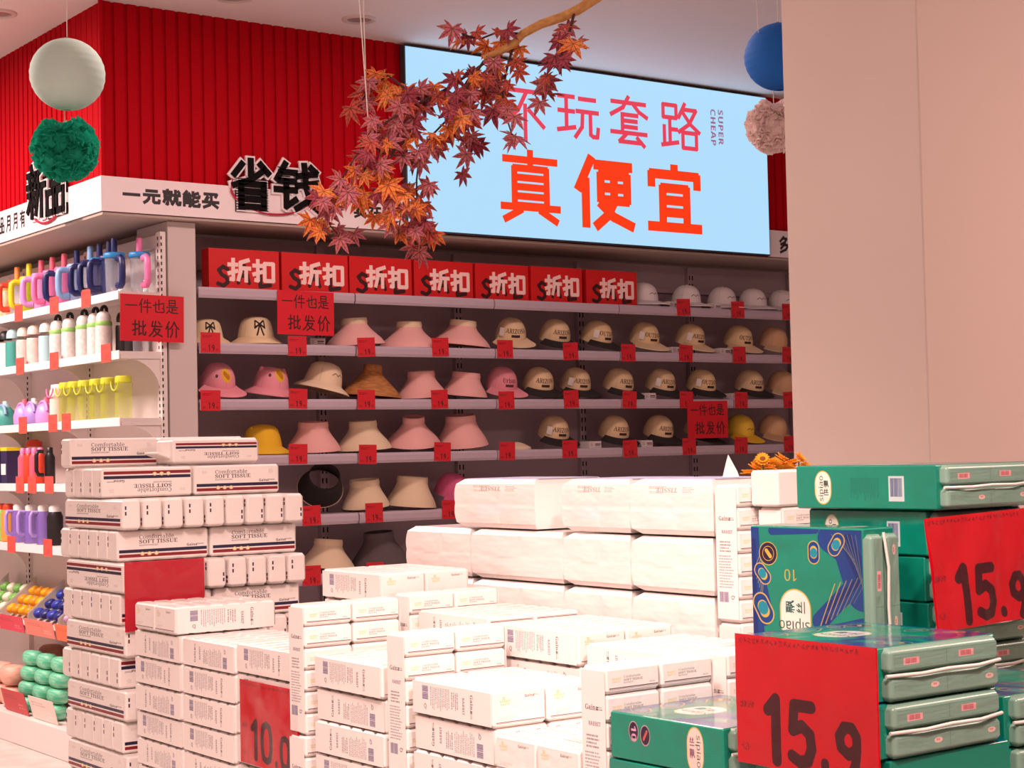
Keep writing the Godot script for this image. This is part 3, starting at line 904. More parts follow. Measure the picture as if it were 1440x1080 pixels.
func striped_mat() -> StandardMaterial3D:
	if mats.has("striped_pack_print"): return mats["striped_pack_print"]
	var im := canvas(1024, 512, PAPER)
	var navy := rgb(38, 34, 66)
	var red := rgb(136, 32, 42)
	var ink_c := rgb(58, 48, 58)
	# broad face 0..1014 x 0..312
	bar(im, 0, 204, 1014, 40, navy)
	bar(im, 0, 262, 1014, 40, red)
	for k in 3:
		seg(im, Vector2(262 + k * 80, 260), Vector2(263 + k * 80, 260), 50, rgb(222, 196, 132))
		seg(im, Vector2(262 + k * 80, 260), Vector2(263 + k * 80, 260), 32, rgb(246, 234, 206))
	latin(im, "Comfortable", Vector2(226, 52), 54, ink_c, false, true)
	latin(im, "SOFT TISSUE", Vector2(226, 110), 54, ink_c, true, true)
	fine_print(im, 228, 146, 260, 22, 11, ink_c)
	latin(im, "Gaina", Vector2(770, 176), 36, ink_c, true)
	fine_print(im, 890, 162, 100, 20, 10, ink_c)
	for q in [[60, 30, 80, 44], [890, 22, 74, 62]]:
		fine_print(im, q[0] + 8, q[1] + 8, q[2] - 16, q[3] - 12, 9, rgb(198, 184, 160))
	# end face 0..300 x 330..500 with the stripes wrapping over its edge
	bar(im, 0, 352, 34, 26, navy)
	bar(im, 0, 392, 34, 26, rgb(60, 26, 34))
	return print_mat("striped_pack_print", im, 0.35, {"normal_enabled": true, "normal_texture": normal_tex(0.012, 256, 33, 5.0), "normal_scale": 0.35})

# striped packs: mode 0 = long along x (prints to the front), 1 = long along z (ends to the front)
func striped_bundle(label: String, at: Vector3, mode: int, n: int, flip: bool) -> void:
	var t := thing("striped_tissue_bundle", label, "tissue bundle", at, rng.randf_range(-0.008, 0.008), "striped tissue bundles of the corner stack")
	var fr := Rect2(0.0, 0.0, 0.985, 0.61)
	var en := Rect2(0.0, 0.645, 0.29, 0.33)
	var m := MB.new()
	if mode == 0:
		m.box(Vector3.ZERO, Vector3(0.288, 0.087, 0.0705), 0.008, Basis(), [en, en, R0, R0, fr, fr])
	else:
		m.box(Vector3.ZERO, Vector3(0.0615, 0.087, 0.43), 0.01, Basis(), [fr, fr, R0, R0, en, en])
	var mesh := m.mesh()
	var b := Basis(Vector3.BACK, PI) if flip else Basis()
	for i in n:
		var p := Vector3(0, 0.0445, (i - (n - 1) / 2.0) * 0.0715) if mode == 0 else Vector3((i - (n - 1) / 2.0) * 0.0655, 0.0445, 0)
		part(t, "tissue_pack", mesh, striped_mat(), p, b)

func build_island() -> void:
	# the corner stack of striped packs
	var rows := [[2.61, 0, false, 0.0], [2.80, 0, true, 0.0], [2.985, 1, false, 0.0], [2.945, 0, false, 0.0], [2.99, 1, true, 0.0], [2.96, 0, false, 0.0], [2.99, 1, false, 0.0], [2.95, 0, true, 0.0], [2.99, 1, false, 0.0], [2.97, 0, false, 0.0], [2.99, 1, false, 0.0]]
	var nth := ["first", "second", "third", "fourth", "fifth", "sixth", "seventh", "eighth", "ninth", "tenth", "eleventh"]
	for i in rows.size():
		var y := 1.446 - 0.0895 * i
		var deep: int = [1, 4, 6, 6, 6, 6, 6, 6, 6, 6, 6][i]
		var z: float = rows[i][0] - 0.2165
		if i < 2: z = 2.555 + deep * 0.0357
		if rows[i][1] == 0:
			for k in 2:
				striped_bundle("striped tissue bundle lying lengthwise, %s layer of corner stack, %s half" % [nth[i], ["outer", "inner"][k]], Vector3(-1.2 + 0.146 + k * 0.291 - (0.012 if i == 0 else 0.0), y, z), 0, deep, rows[i][2] and k == 0)
		else:
			striped_bundle("striped tissue bundle, pack ends facing out, %s layer of corner stack, outer half" % nth[i], Vector3(-1.2 + 0.163, y, z), 1, 5, rows[i][2])
			striped_bundle("striped tissue bundle, pack ends facing out, %s layer of corner stack, inner half" % nth[i], Vector3(-1.2 + 0.327 + 0.131, y, z), 1, 4, not rows[i][2])
	riser(-1.2, -0.61, 2.555, 2.99, 1.446 - 0.0895 * 10)
	# a loose pack lying in front of the top layer
	var lp := MB.new()
	var fr := Rect2(0.0, 0.0, 0.985, 0.61)
	lp.box(Vector3(0, 0.041, 0), Vector3(0.3, 0.078, 0.12), 0.012, Basis(), [R0, R0, R0, R0, fr, fr])
	var loose := thing("striped_tissue_pack", "single striped tissue pack turned upside down on the corner stack", "tissue pack", Vector3(-0.80, 1.4475, 2.715), 0.03)
	part(loose, "film_pillow", lp.mesh(), striped_mat(), Vector3(0, 0.082, 0), Basis(Vector3.BACK, PI))
	var tl := MB.new()
	tl.box(Vector3(-0.168, 0.03, 0), Vector3(0.05, 0.008, 0.09), 0.003, Basis(Vector3.BACK, -0.35))
	part(loose, "film_tail", tl.mesh(), mat("film_white", PAPER, 0.3))
	# front row of columns along the island's aisle side
	column("turned crosswise beside the corner stack", -1.19, 3.062, 3.368, 1.0755, 1, ["turn"], false)
	column("in the column beside the corner stack", -1.2, 3.066, 3.366, 1.0005, 6, ["flip", "lie", "flip", "lie"])
	column("in the second column from the corner stack", -1.2, 3.37, 3.67, 1.001, 6, ["flip", "lie", "lie", "lie", "flip"])
	column("in the column carrying the 10.0 price sign", -1.2, 3.676, 3.958, 1.008, 6, ["lie", "lie", "flip"])
	column("stood on end beside the 10.0 price sign", -1.212, 3.965, 4.04, 1.123, 2, ["stand"])
	column("in the column between two stood up bundles", -1.2, 4.062, 4.372, 1.012, 5, ["lie", "flip", "flip"])
	column("stood on end between the middle columns", -1.2, 4.385, 4.46, 1.087, 1, ["stand"])
	column("in the column beside the middle stood up bundle", -1.2, 4.48, 4.78, 0.998, 3, ["lie", "flip", "flip"])
	column("in the low column before the green packs", -1.193, 4.784, 5.05, 0.918, 2, ["turn"])
	column("stood on end against the lower green packs", -1.206, 5.053, 5.128, 1.076, 1, ["stand"])
	# second row
	column("in the inner column behind the 10.0 price sign", -0.9, 3.585, 3.885, 1.17, 3, ["lie", "flip", "flip"])
	column("stood on end in the inner row", -0.905, 3.938, 4.014, 1.126, 1, ["stand"])
	column("in the inner column with its print upside down", -0.885, 4.018, 4.318, 1.089, 3, ["flip", "lie"])
	column("in the inner column before the roll packs", -0.9, 4.372, 4.672, 1.082, 3, ["lie", "flip"])
	column("in the inner column behind the low column", -0.9, 4.69, 4.99, 1.062, 3, ["flip", "lie"])
	column("stood on end behind the lower green packs", -0.905, 5.05, 5.126, 1.076, 1, ["stand"])
	# against the tall packs
	column("stood on end beside the tall paper roll packs", -0.572, 4.745, 4.822, 1.385, 2, ["stand"])
	column("stood on end before the tall bundle", -0.522, 4.828, 4.904, 1.336, 2, ["stand"])
	column("stood on end low before the tall bundles", -0.62, 4.91, 4.985, 1.04, 1, ["stand"])
	var sb := thing("short_tissue_bundle", "short plain tissue bundle on top of the stood up bundles", "tissue bundle", Vector3(-0.43, 1.3365, 4.862), 0.02)
	var pk := MB.new()
	pk.box(Vector3.ZERO, Vector3(0.072, 0.078, 0.085), 0.006, Basis(), [R0, R0, R0, R0, R0, R0])
	for k in 3: part(sb, "tissue_pack", pk.mesh(), plain_pack_mat(), Vector3(-0.073 + 0.073 * k, 0.039, 0))
	roll_packs()
	price_signs()
	# sheet of paper stuck upright between the packs
	var sh := MB.new()
	sh.prism(PackedVector2Array([Vector2(-0.014, 0), Vector2(0.024, 0), Vector2(0.02, 0.012), Vector2(0.0, 0.05), Vector2(-0.006, 0.03)]), -0.0006, 0.0006)
	solo("paper_sheet", "pointed scrap of white paper standing on the roll packs", "paper", sh.mesh(), mat("paper_sheet_white", rgb(226, 222, 226), 0.6), Vector3(-0.5, 1.3995, 4.715), Basis(Vector3.UP, -0.5))

# tall stacked packs of paper rolls in wrinkled film
func roll_packs() -> void:
	var im := canvas(512, 320, PAPER)
	var c := rgb(170, 154, 146)
	fine_print(im, 120, 42, 130, 16, 8, c)
	latin(im, "TISSUE", Vector2(300, 62), 30, c, true, true, 2)
	fine_print(im, 130, 70, 90, 10, 7, c)
	fine_print(im, 330, 46, 70, 34, 9, c)
	for y in 12:
		for x in 40: bar(im, 100 + x * 8 + (y % 2) * 4, 150 + y * 8, 3, 3, rgb(222, 218, 218))
	bar(im, 150, 160, 160, 76, rgb(236, 232, 232))
	var pm := print_mat("roll_pack_print", im, 0.28, {"normal_enabled": true, "normal_texture": normal_tex(0.008, 256, 41, 9.0), "normal_scale": 0.6, "clearcoat_enabled": true, "clearcoat": 0.4, "clearcoat_roughness": 0.2})
	var films := [mat("roll_film", PAPER, 0.28, {"normal_enabled": true, "normal_texture": normal_tex(0.008, 256, 43, 9.0), "normal_scale": 0.6, "clearcoat_enabled": true, "clearcoat": 0.4, "clearcoat_roughness": 0.2})]
	var lay := [[[3.729, 4.091], [4.198, 4.456], [4.458, 4.738]], [[3.484, 3.80], [3.802, 4.194], [4.197, 4.456], [4.458, 4.738]], [[3.49, 3.80], [3.803, 4.194], [4.197, 4.456], [4.458, 4.738]], [[3.49, 3.80], [3.803, 4.194], [4.197, 4.456], [4.458, 4.738]]]
	var nm := ["top", "second", "third", "bottom"]
	var at := [["nearest the corner stack", "in the middle", "beside the stood up bundles"], ["nearest the corner stack", "second from the corner stack", "third from the corner stack", "beside the stood up bundles"]]
	for r in 4:
		var y := 1.3985 - 0.1315 * (r + 1)
		for i in lay[r].size():
			var q: Array = lay[r][i]
			var d: float = q[1] - q[0] - 0.006
			var t := thing("paper_roll_pack", "big white film pack of paper rolls, %s layer, %s" % [nm[r], at[mini(r, 1)][i]], "paper pack", Vector3(-0.57 + 0.12, y, (q[0] + q[1]) / 2), rng.randf_range(-0.015, 0.015), "film packs of paper rolls")
			# the film follows the two tiers of rolls inside: soft bulges top and bottom
			var m := MB.new()
			var pw := 0.115
			var segs := 10
			var prof := []
			for k in segs + 1:
				var f := float(k) / segs
				var bul := 0.006 * sin(f * PI) + 0.0025 * absf(sin(f * TAU))
				prof.append([0.002 + f * 0.127, bul - (0.014 if k == 0 or k == segs else 0.0)])
			var hz := d / 2
			for k in segs:
				var y0: float = prof[k][0]
				var y1: float = prof[k + 1][0]
				var b0: float = prof[k][1]
				var b1: float = prof[k + 1][1]
				var v0 := 1.0 - float(k) / segs
				var v1 := 1.0 - float(k + 1) / segs
				m.quad(Vector3(-pw - b1, y1, -hz - b1), Vector3(-pw - b1, y1, hz + b1 - 0.006), Vector3(-pw - b0, y0, hz + b0 - 0.006), Vector3(-pw - b0, y0, -hz - b0), Vector3(-1, (b0 - b1) * 40.0, 0).normalized(), Rect2(0, v1, 1, v0 - v1))
				m.quad(Vector3(-pw - b1, y1, hz + b1 - 0.006), Vector3(pw + b1, y1, hz + b1 - 0.006), Vector3(pw + b0, y0, hz + b0 - 0.006), Vector3(-pw - b0, y0, hz + b0 - 0.006), Vector3.BACK, R0)
				m.quad(Vector3(pw + b1, y1, hz + b1 - 0.006), Vector3(pw + b1, y1, -hz - b1), Vector3(pw + b0, y0, -hz - b0), Vector3(pw + b0, y0, hz + b0 - 0.006), Vector3.RIGHT, R0)
				m.quad(Vector3(pw + b1, y1, -hz - b1), Vector3(-pw - b1, y1, -hz - b1), Vector3(-pw - b0, y0, -hz - b0), Vector3(pw + b0, y0, -hz - b0), Vector3.FORWARD, R0)
			var be: float = prof[segs][1]
			m.quad(Vector3(-pw - be, 0.129, -hz - be), Vector3(pw + be, 0.129, -hz - be), Vector3(pw + be, 0.129, hz + be - 0.006), Vector3(-pw - be, 0.129, hz + be - 0.006), Vector3.UP, R0)
			m.quad(Vector3(-pw - be, 0.002, -hz - be), Vector3(pw + be, 0.002, -hz - be), Vector3(pw + be, 0.002, hz + be - 0.006), Vector3(-pw - be, 0.002, hz + be - 0.006), Vector3.DOWN, R0)
			part(t, "film_wrap", m.mesh(), pm if r == 0 else films[0])
			if r == 0:
				var tp := MB.new()
				tp.box(Vector3(0.0, 0.1298, 0.0), Vector3(0.19, 0.0012, d - 0.03))
				part(t, "printed_top", tp.mesh(), mat("violet_print", rgb(186, 190, 224), 0.35))
			if (r == 0 and i == 0) or (r == 1 and i == 0):
				var fl := MB.new()
				var pp := []
				fl.prism(PackedVector2Array([Vector2(0, 0.0), Vector2(-0.03, 0.006), Vector2(-0.07, 0.008), Vector2(-0.085, 0.016), Vector2(-0.03, 0.026), Vector2(0, 0.016)]), -0.04, 0.04)
				part(t, "film_tail", fl.mesh(), films[0], Vector3(-0.02, 0.055, -hz - 0.004), Basis(Vector3.UP, -PI / 2 - 0.3).scaled(Vector3(1, 1, 1)))
	riser(-0.57, -0.34, 3.49, 4.74, 1.3985 - 0.1315 * 4)

# red A4 prices in clear sleeves
func sleeve(parent: Node3D, w: float, h: float, img: Image, key: String, wave: float) -> void:
	var nz := FastNoiseLite.new()
	nz.seed = key.hash() % 1000
	nz.frequency = 5.0
	var a := MB.new()
	var b := MB.new()
	var nx := 28
	var ny := 20
	for pass_ in 2:
		var m: MB = a if pass_ == 0 else b
		var off := 0.0 if pass_ == 0 else 0.0022
		var k := 0.35 if pass_ == 0 else 1.0
		var P := []
		for j in ny + 1:
			for i in nx + 1:
				var x := w * i / nx
				var y := h * j / ny
				var d := (nz.get_noise_2d(x * 1.6, y * 1.1) + 0.45) * wave * k
				P.append(Vector3(x, y, off + maxf(d, 0.0)))
		var N := []
		for j in ny + 1:
			for i in nx + 1:
				var dx: Vector3 = P[j * (nx + 1) + mini(i + 1, nx)] - P[j * (nx + 1) + maxi(i - 1, 0)]
				var dy: Vector3 = P[mini(j + 1, ny) * (nx + 1) + i] - P[maxi(j - 1, 0) * (nx + 1) + i]
				N.append(dx.cross(dy).normalized())
		for j in ny:
			for i in nx:
				var q := [j * (nx + 1) + i, j * (nx + 1) + i + 1, (j + 1) * (nx + 1) + i + 1, (j + 1) * (nx + 1) + i]
				var uv := []
				for e in q: uv.append(Vector2(P[e].x / w, 1.0 - P[e].y / h))
				m.tri(P[q[0]], P[q[1]], P[q[2]], N[q[0]], N[q[1]], N[q[2]], uv[0], uv[1], uv[2])
				m.tri(P[q[0]], P[q[2]], P[q[3]], N[q[0]], N[q[2]], N[q[3]], uv[0], uv[2], uv[3])
	part(parent, "price_sheet", a.mesh(), print_mat(key, img, 0.85, {"metallic_specular": 0.15}))
	part(parent, "clear_sleeve", b.mesh(), glass("sleeve_film", Color(1, 1, 1), 0.01))

func price_image(text: String, big: bool) -> Image:
	var im := canvas(640, 440, rgb(200, 4, 26))
	var c := rgb(66, 12, 22)
	var r := RandomNumberGenerator.new()
	r.seed = 3
	for k in 26:
		var x := 20.0 + k * 21
		for s in 5: seg(im, Vector2(x + r.randf() * 16, 10 + r.randf() * 20), Vector2(x + r.randf() * 16, 10 + r.randf() * 20), 2.5, rgb(110, 14, 28))
	for k in 4:
		for s in 6: seg(im, Vector2(20 + k * 18 + r.randf() * 14, 226 + r.randf() * 24), Vector2(20 + k * 18 + r.randf() * 14, 226 + r.randf() * 24), 3, rgb(120, 12, 26))
	for k in 3:
		for s in 5: seg(im, Vector2(20 + k * 16 + r.randf() * 14, 370 + r.randf() * 24), Vector2(20 + k * 16 + r.randf() * 14, 370 + r.randf() * 24), 3, rgb(120, 12, 26))
		for s in 4: seg(im, Vector2(556 + k * 22 + r.randf() * 16, 404 + r.randf() * 24), Vector2(556 + k * 22 + r.randf() * 16, 404 + r.randf() * 24), 3, c)
	if big:
		ink(im, text[0], Vector2(110, 196), Vector2(150, 224), 44, c, false)
		ink(im, text[1], Vector2(230, 206), Vector2(146, 206), 42, c, false)
		ink(im, ".", Vector2(364, 214), Vector2(80, 206), 36, c, false)
		ink(im, text[3], Vector2(436, 256), Vector2(140, 172), 38, c, false)
	else:
		ink(im, text[0], Vector2(96, 200), Vector2(150, 206), 38, c, false)
		ink(im, text[1], Vector2(222, 204), Vector2(136, 206), 36, c, false)
		ink(im, ".", Vector2(364, 224), Vector2(60, 200), 28, c, false)
		ink(im, text[3], Vector2(430, 254), Vector2(116, 160), 32, c, false)
	return im

func price_signs() -> void:
	var p159 := price_image("15.9", true)
	var a := thing("price_sign", "red 15.9 price sheet in clear sleeve on the front green packs", "price sign", Vector3(-1.212, 0.957, 5.474), -PI / 2, "red price sheets in clear sleeves")
	sleeve(a, 0.305, 0.207, p159, "price_159_print", 0.004)
	var b := thing("price_sign", "crinkled red 15.9 price sheet in clear sleeve on the rear green packs", "price sign", Vector3(-0.785, 1.134, 5.532), 0.0, "red price sheets in clear sleeves")
	b.rotation = Vector3(-0.08, 0.0, 0.03)
	sleeve(b, 0.298, 0.2, p159, "price_159_print", 0.012)
	var c := thing("price_sign", "red 10.0 price sheet in clear sleeve on the white tissue columns", "price sign", Vector3(-1.2085, 0.722, 3.71), -PI / 2, "red price sheets in clear sleeves")
	sleeve(c, 0.297, 0.202, price_image("10.0", false), "price_100_print", 0.004)
	var d := thing("price_sign", "blank dark red sheet in clear sleeve on the striped corner stack", "price sign", Vector3(-1.2, 0.985, 2.998), 0.0, "red price sheets in clear sleeves")
	sleeve(d, 0.245, 0.195, canvas(16, 16, rgb(186, 18, 42)), "price_blank_red", 0.006)

# ---------------------------------------------------------------- green tissue bundles
func green_mats() -> Array:
	if mats.has("green_pack_print"): return [mats["green_pack_print"], mats["green_end_print"]]
	var teal := rgb(8, 136, 112)
	var im := canvas(1024, 1024, teal)
	var blue := rgb(12, 62, 132)
	var gold := rgb(206, 172, 74)
	# broad face 0..640 x 0..600, drawn so that it reads when the bundle stands on its side: at(right, down) of that view
	var at := func(x: float, y: float) -> Vector2: return Vector2((1.0 - y) * 640.0, x * 600.0)
	var deep := rgb(10, 44, 112)
	for q in [[0.0, 0.0, 0.04, 0.95, 90], [0.02, 0.3, 0.1, 0.6, 110], [0.86, 0.02, 1.0, 0.4, 170], [0.72, 0.06, 0.98, 0.2, 120], [0.62, 0.62, 1.0, 0.3, 80], [0.66, 0.7, 1.0, 0.62, 60], [0.2, 0.02, 0.6, 0.0, 40], [0.62, 0.95, 1.0, 0.9, 110]]:
		seg(im, at.call(q[0], q[1]), at.call(q[2], q[3]), q[4], blue)
	for q in [[0.88, 0.08, 1.0, 0.3, 70], [0.7, 0.52, 0.96, 0.34, 34], [0.02, 0.1, 0.02, 0.8, 30], [0.62, 0.9, 0.68, 0.6, 40]]:
		seg(im, at.call(q[0], q[1]), at.call(q[2], q[3]), q[4], deep)
	for k in 7:
		var a := 0.62 + k * 0.05
		seg(im, at.call(a, 0.66 - k * 0.03), at.call(a + 0.14, 0.36 - k * 0.012), 4, gold.lerp(blue, k / 9.0))
		seg(im, at.call(0.74 + k * 0.035, 0.03), at.call(0.94 + k * 0.01, 0.2 + k * 0.03), 3, gold.lerp(blue, 0.55))
		seg(im, at.call(0.02 + k * 0.012, 0.3 + k * 0.03), at.call(0.12, 0.12 + k * 0.03), 3, gold.lerp(blue, 0.3))
	for q in [[0.58, 0.16, 0.0, 30], [0.78, 0.1, 0.6, 32], [0.1, 0.32, 2.4, 32], [0.1, 0.56, 2.6, 44], [0.9, 0.74, 1.0, 40], [0.12, 0.86, 2.2, 40]]:
		var p: Vector2 = at.call(q[0], q[1])
		var d: Vector2 = Vector2(cos(q[2]), sin(q[2])) * q[3]
		seg(im, p - d * 0.6, p + d * 0.7, q[3] * 2.1, gold)
		seg(im, p - d * 0.6, p + d * 0.7, q[3] * 1.8, blue)
		seg(im, p - d * 0.2, p + d * 0.4, q[3] * 1.25, gold)
		seg(im, p - d * 0.1, p + d * 0.1, q[3] * 1.2, rgb(20, 140, 160))
	var lp: Vector2 = at.call(0.4, 0.60)
	seg(im, lp + Vector2(-30, 0), lp + Vector2(34, 0), 172, gold)
	seg(im, lp + Vector2(-30, 0), lp + Vector2(34, 0), 160, rgb(232, 236, 222))
	latin(im, "sipiao", Vector2(at.call(0.4, 0.67).x, at.call(0.53, 0.6).y), 52, rgb(24, 70, 66), false, false, 3)
	ink(im, "丝", Vector2(at.call(0.0, 0.58).x, at.call(0.41, 0.5).y), Vector2(54, 50), 5, rgb(40, 90, 84), false)
	ink(im, "飘", Vector2(at.call(0.0, 0.58).x, at.call(0.31, 0.5).y), Vector2(54, 50), 5, rgb(40, 90, 84), false)
	latin(im, "10", Vector2(at.call(0.0, 0.32).x, at.call(0.43, 0.0).y), 56, gold, false, false, 3)
	var bp: Vector2 = at.call(0.16, 0.18)
	seg(im, bp, bp + Vector2(1, 0), 104, gold)
	seg(im, bp, bp + Vector2(1, 0), 96, rgb(40, 26, 56))
	seg(im, bp, bp + Vector2(1, 0), 66, gold)
	seg(im, bp, bp + Vector2(1, 0), 60, rgb(40, 26, 56))
	seg(im, bp + Vector2(-12, 12), bp + Vector2(14, -10), 18, gold)
	im.fill_rect(Rect2i(0, 602, 1024, 422), teal)
	im.fill_rect(Rect2i(640, 0, 384, 610), teal)
	# long side with barcode 0..1024 x 610..800
	var gd := rgb(230, 232, 216)
	seg(im, Vector2(206, 690), Vector2(206, 724), 130, gold)
	seg(im, Vector2(206, 690), Vector2(206, 724), 120, gd)
	latin(im, "sipiao", Vector2(190, 774), 38, rgb(40, 60, 60), false, false, 3)
	ink(im, "丝", Vector2(212, 712), Vector2(36, 34), 4, rgb(60, 70, 66), false)
	ink(im, "飘", Vector2(212, 672), Vector2(36, 34), 4, rgb(60, 70, 66), false)
	fine_print(im, 420, 660, 210, 110, 9, rgb(6, 92, 84), true)
	bar(im, 700, 652, 112, 118, rgb(196, 214, 214))
	barcode(im, 712, 662, 88, 86, rgb(52, 60, 110))
	# long side with round badges 0..1024 x 805..995
	for q in [[220, 870], [330, 880]]:
		seg(im, Vector2(q[0], q[1]), Vector2(q[0] + 1, q[1]), 92, rgb(190, 150, 150))
		seg(im, Vector2(q[0], q[1]), Vector2(q[0] + 1, q[1]), 82, rgb(44, 24, 58))
	latin(im, "10", Vector2(220, 842), 52, rgb(220, 170, 190), true, false, 1)
	seg(im, Vector2(316, 896), Vector2(346, 862), 16, rgb(190, 90, 80))
	seg(im, Vector2(790, 880), Vector2(790, 930), 150, gold)
	seg(im, Vector2(790, 880), Vector2(790, 930), 138, rgb(238, 214, 202))
	latin(im, "sipiao", Vector2(822, 838), 42, rgb(60, 80, 80), false, false, 1)
	ink(im, "丝", Vector2(740, 850), Vector2(44, 40), 5, rgb(140, 100, 120), false)
	ink(im, "飘", Vector2(740, 900), Vector2(44, 40), 5, rgb(140, 100, 120), false)
	im.fill_rect(Rect2i(1000, 1000, 24, 24), teal)
	# film end: two tiers of packs seen through frosted film
	var en := canvas(512, 256, rgb(132, 168, 150))
	bar(en, 0, 0, 512, 6, rgb(104, 150, 132))
	bar(en, 254, 0, 4, 256, rgb(108, 150, 134))
	bar(en, 0, 124, 512, 8, rgb(96, 142, 126))
	for q in [[46, 40], [316, 30]]:
		bar(en, q[0], q[1], 76, 62, rgb(240, 176, 176))
		barcode(en, q[0] + 10, q[1] + 8, 56, 46, rgb(190, 96, 104))
	for q in [[196, 186], [470, 180]]:
		seg(en, Vector2(q[0], q[1]), Vector2(q[0], q[1] + 10), 40, rgb(236, 196, 186))
		ink(en, "丝", Vector2(q[0] - 10, q[1] - 8), Vector2(20, 20), 2, rgb(180, 90, 90), false)
	fine_print(en, 60, 170, 60, 50, 9, rgb(112, 158, 142))
	fine_print(en, 330, 160, 60, 50, 9, rgb(112, 158, 142))
	var wr := normal_tex(0.01, 256, 51, 8.0)
	var m1 := print_mat("green_pack_print", im, 0.22, {"normal_enabled": true, "normal_texture": wr, "normal_scale": 0.4, "clearcoat_enabled": true, "clearcoat": 0.7, "clearcoat_roughness": 0.12})
	var m2 := print_mat("green_end_print", en, 0.3, {"normal_enabled": true, "normal_texture": wr, "normal_scale": 0.6, "clearcoat_enabled": true, "clearcoat": 0.5, "clearcoat_roughness": 0.2})
	return [m1, m2]

var green_proto := {}
func green_bundle(label: String, at: Vector3, how: String, turn: float, badges: bool, lz := 0.305) -> Node3D:
	var t := thing("green_tissue_bundle", label, "tissue bundle", at, turn, "green tissue bundles of the island")
	var ms := green_mats()
	var broad := Rect2(0, 0, 0.625, 0.586)
	var sideA := Rect2(0, 0.596, 1, 0.185)
	var sideB := Rect2(0, 0.786, 1, 0.185)
	var side := sideB if badges else sideA
	var b := Basis()
	var o := Vector3.ZERO
	if how == "stand":
		b = Basis(Vector3.BACK, PI / 2)
		o = Vector3(0.0, 0.14, 0.0) + Vector3(0.0415, 0, 0)
	var m := MB.new()
	m.box(Vector3(0, 0.0415, -0.008), Vector3(0.28, 0.083, lz - 0.016), 0.004, Basis(), [side, side, broad, broad, R0, R0])
	part(t, "printed_wrap", m.mesh(), ms[0], o, b)
	var e := MB.new()
	for k in 2:
		e.box(Vector3(0, 0.021 + 0.0415 * k, lz / 2 - 0.013), Vector3(0.258, 0.039, 0.028), 0.009, Basis(), [R0, R0, R0, R0, Rect2(0, 0.5 - 0.5 * k, 1, 0.5), R0])
	part(t, "film_end", e.mesh(), ms[1], o, b)
	var f := MB.new()
	f.tube([Vector3(-0.132, 0.041, lz / 2 - 0.004), Vector3(-0.06, 0.0405, lz / 2 + 0.004), Vector3(0.0, 0.0425, lz / 2 + 0.003), Vector3(0.07, 0.0415, lz / 2 + 0.005), Vector3(0.132, 0.044, lz / 2 - 0.003)], 0.003, 6)
	part(t, "film_seam", f.mesh(), mat("seam_film", rgb(226, 226, 216), 0.25), o, b)
	return t

func build_green_packs() -> void:
	# low pair facing the aisle, and the front stack under the price sheet
	green_bundle("green tissue bundle with round badges, upper of the low pair", Vector3(-1.06, 0.918, 5.285), "lie", 0.02, true)
	green_bundle("green tissue bundle with round badges, lower of the low pair", Vector3(-1.062, 0.834, 5.28), "lie", 0.0, true)
	riser(-1.2, -0.925, 5.13, 5.43, 0.834)
	green_bundle("green tissue bundle on top of the front stack behind the price sheet", Vector3(-1.06, 1.078, 5.628), "lie", 0.0, false)
	green_bundle("green tissue bundle second in the front stack behind the price sheet", Vector3(-1.064, 0.9945, 5.632), "lie", 0.015, false)
	green_bundle("green tissue bundle third in the front stack behind the price sheet", Vector3(-1.05, 0.911, 5.626), "lie", PI, false)
	riser(-1.2, -0.925, 5.478, 5.778, 0.911)
	# the bundle stood on its side with the feather print showing
	green_bundle("green tissue bundle stood on its side showing blue and gold feather print", Vector3(-0.80, 1.036, 5.283), "stand", 0.0, false)
	riser(-0.80, -0.745, 5.13, 5.43, 1.036)
	# rear stack
	green_bundle("green tissue bundle topmost of the rear stack beside the column", Vector3(-0.585, 1.344, 5.318), "lie", 0.05, false, 0.35)
	green_bundle("green tissue bundle second of the rear stack beside the column", Vector3(-0.568, 1.26, 5.31), "lie", 0.02, false)
	green_bundle("green tissue bundle third of the rear stack beside the column", Vector3(-0.564, 1.176, 5.305), "lie", 0.0, false)
	green_bundle("green tissue bundle fourth of the rear stack beside the column", Vector3(-0.564, 1.092, 5.31), "lie", 0.0, false)
	green_bundle("green tissue bundle lowest of the rear stack beside the column", Vector3(-0.564, 1.008, 5.31), "lie", 0.0, false)
	riser(-0.70, -0.43, 5.165, 5.455, 1.008)
	# right of the front stack
	green_bundle("green tissue bundle beside the front stack, upper of two", Vector3(-0.755, 0.975, 5.62), "lie", 0.0, true)
	green_bundle("green tissue bundle beside the front stack, lower of two", Vector3(-0.755, 0.891, 5.62), "lie", 0.0, true)
	riser(-0.89, -0.62, 5.48, 5.76, 0.891)

# ---------------------------------------------------------------- hats
func cloth(key: String, c: Color) -> StandardMaterial3D:
	return mat("cloth_" + key, c, 0.9, {"normal_enabled": true, "normal_texture": normal_tex(0.15, 128, 71, 3.0) if not mats.has("cloth_normal") else null, "normal_scale": 0.3, "rim_enabled": true, "rim": 0.2})

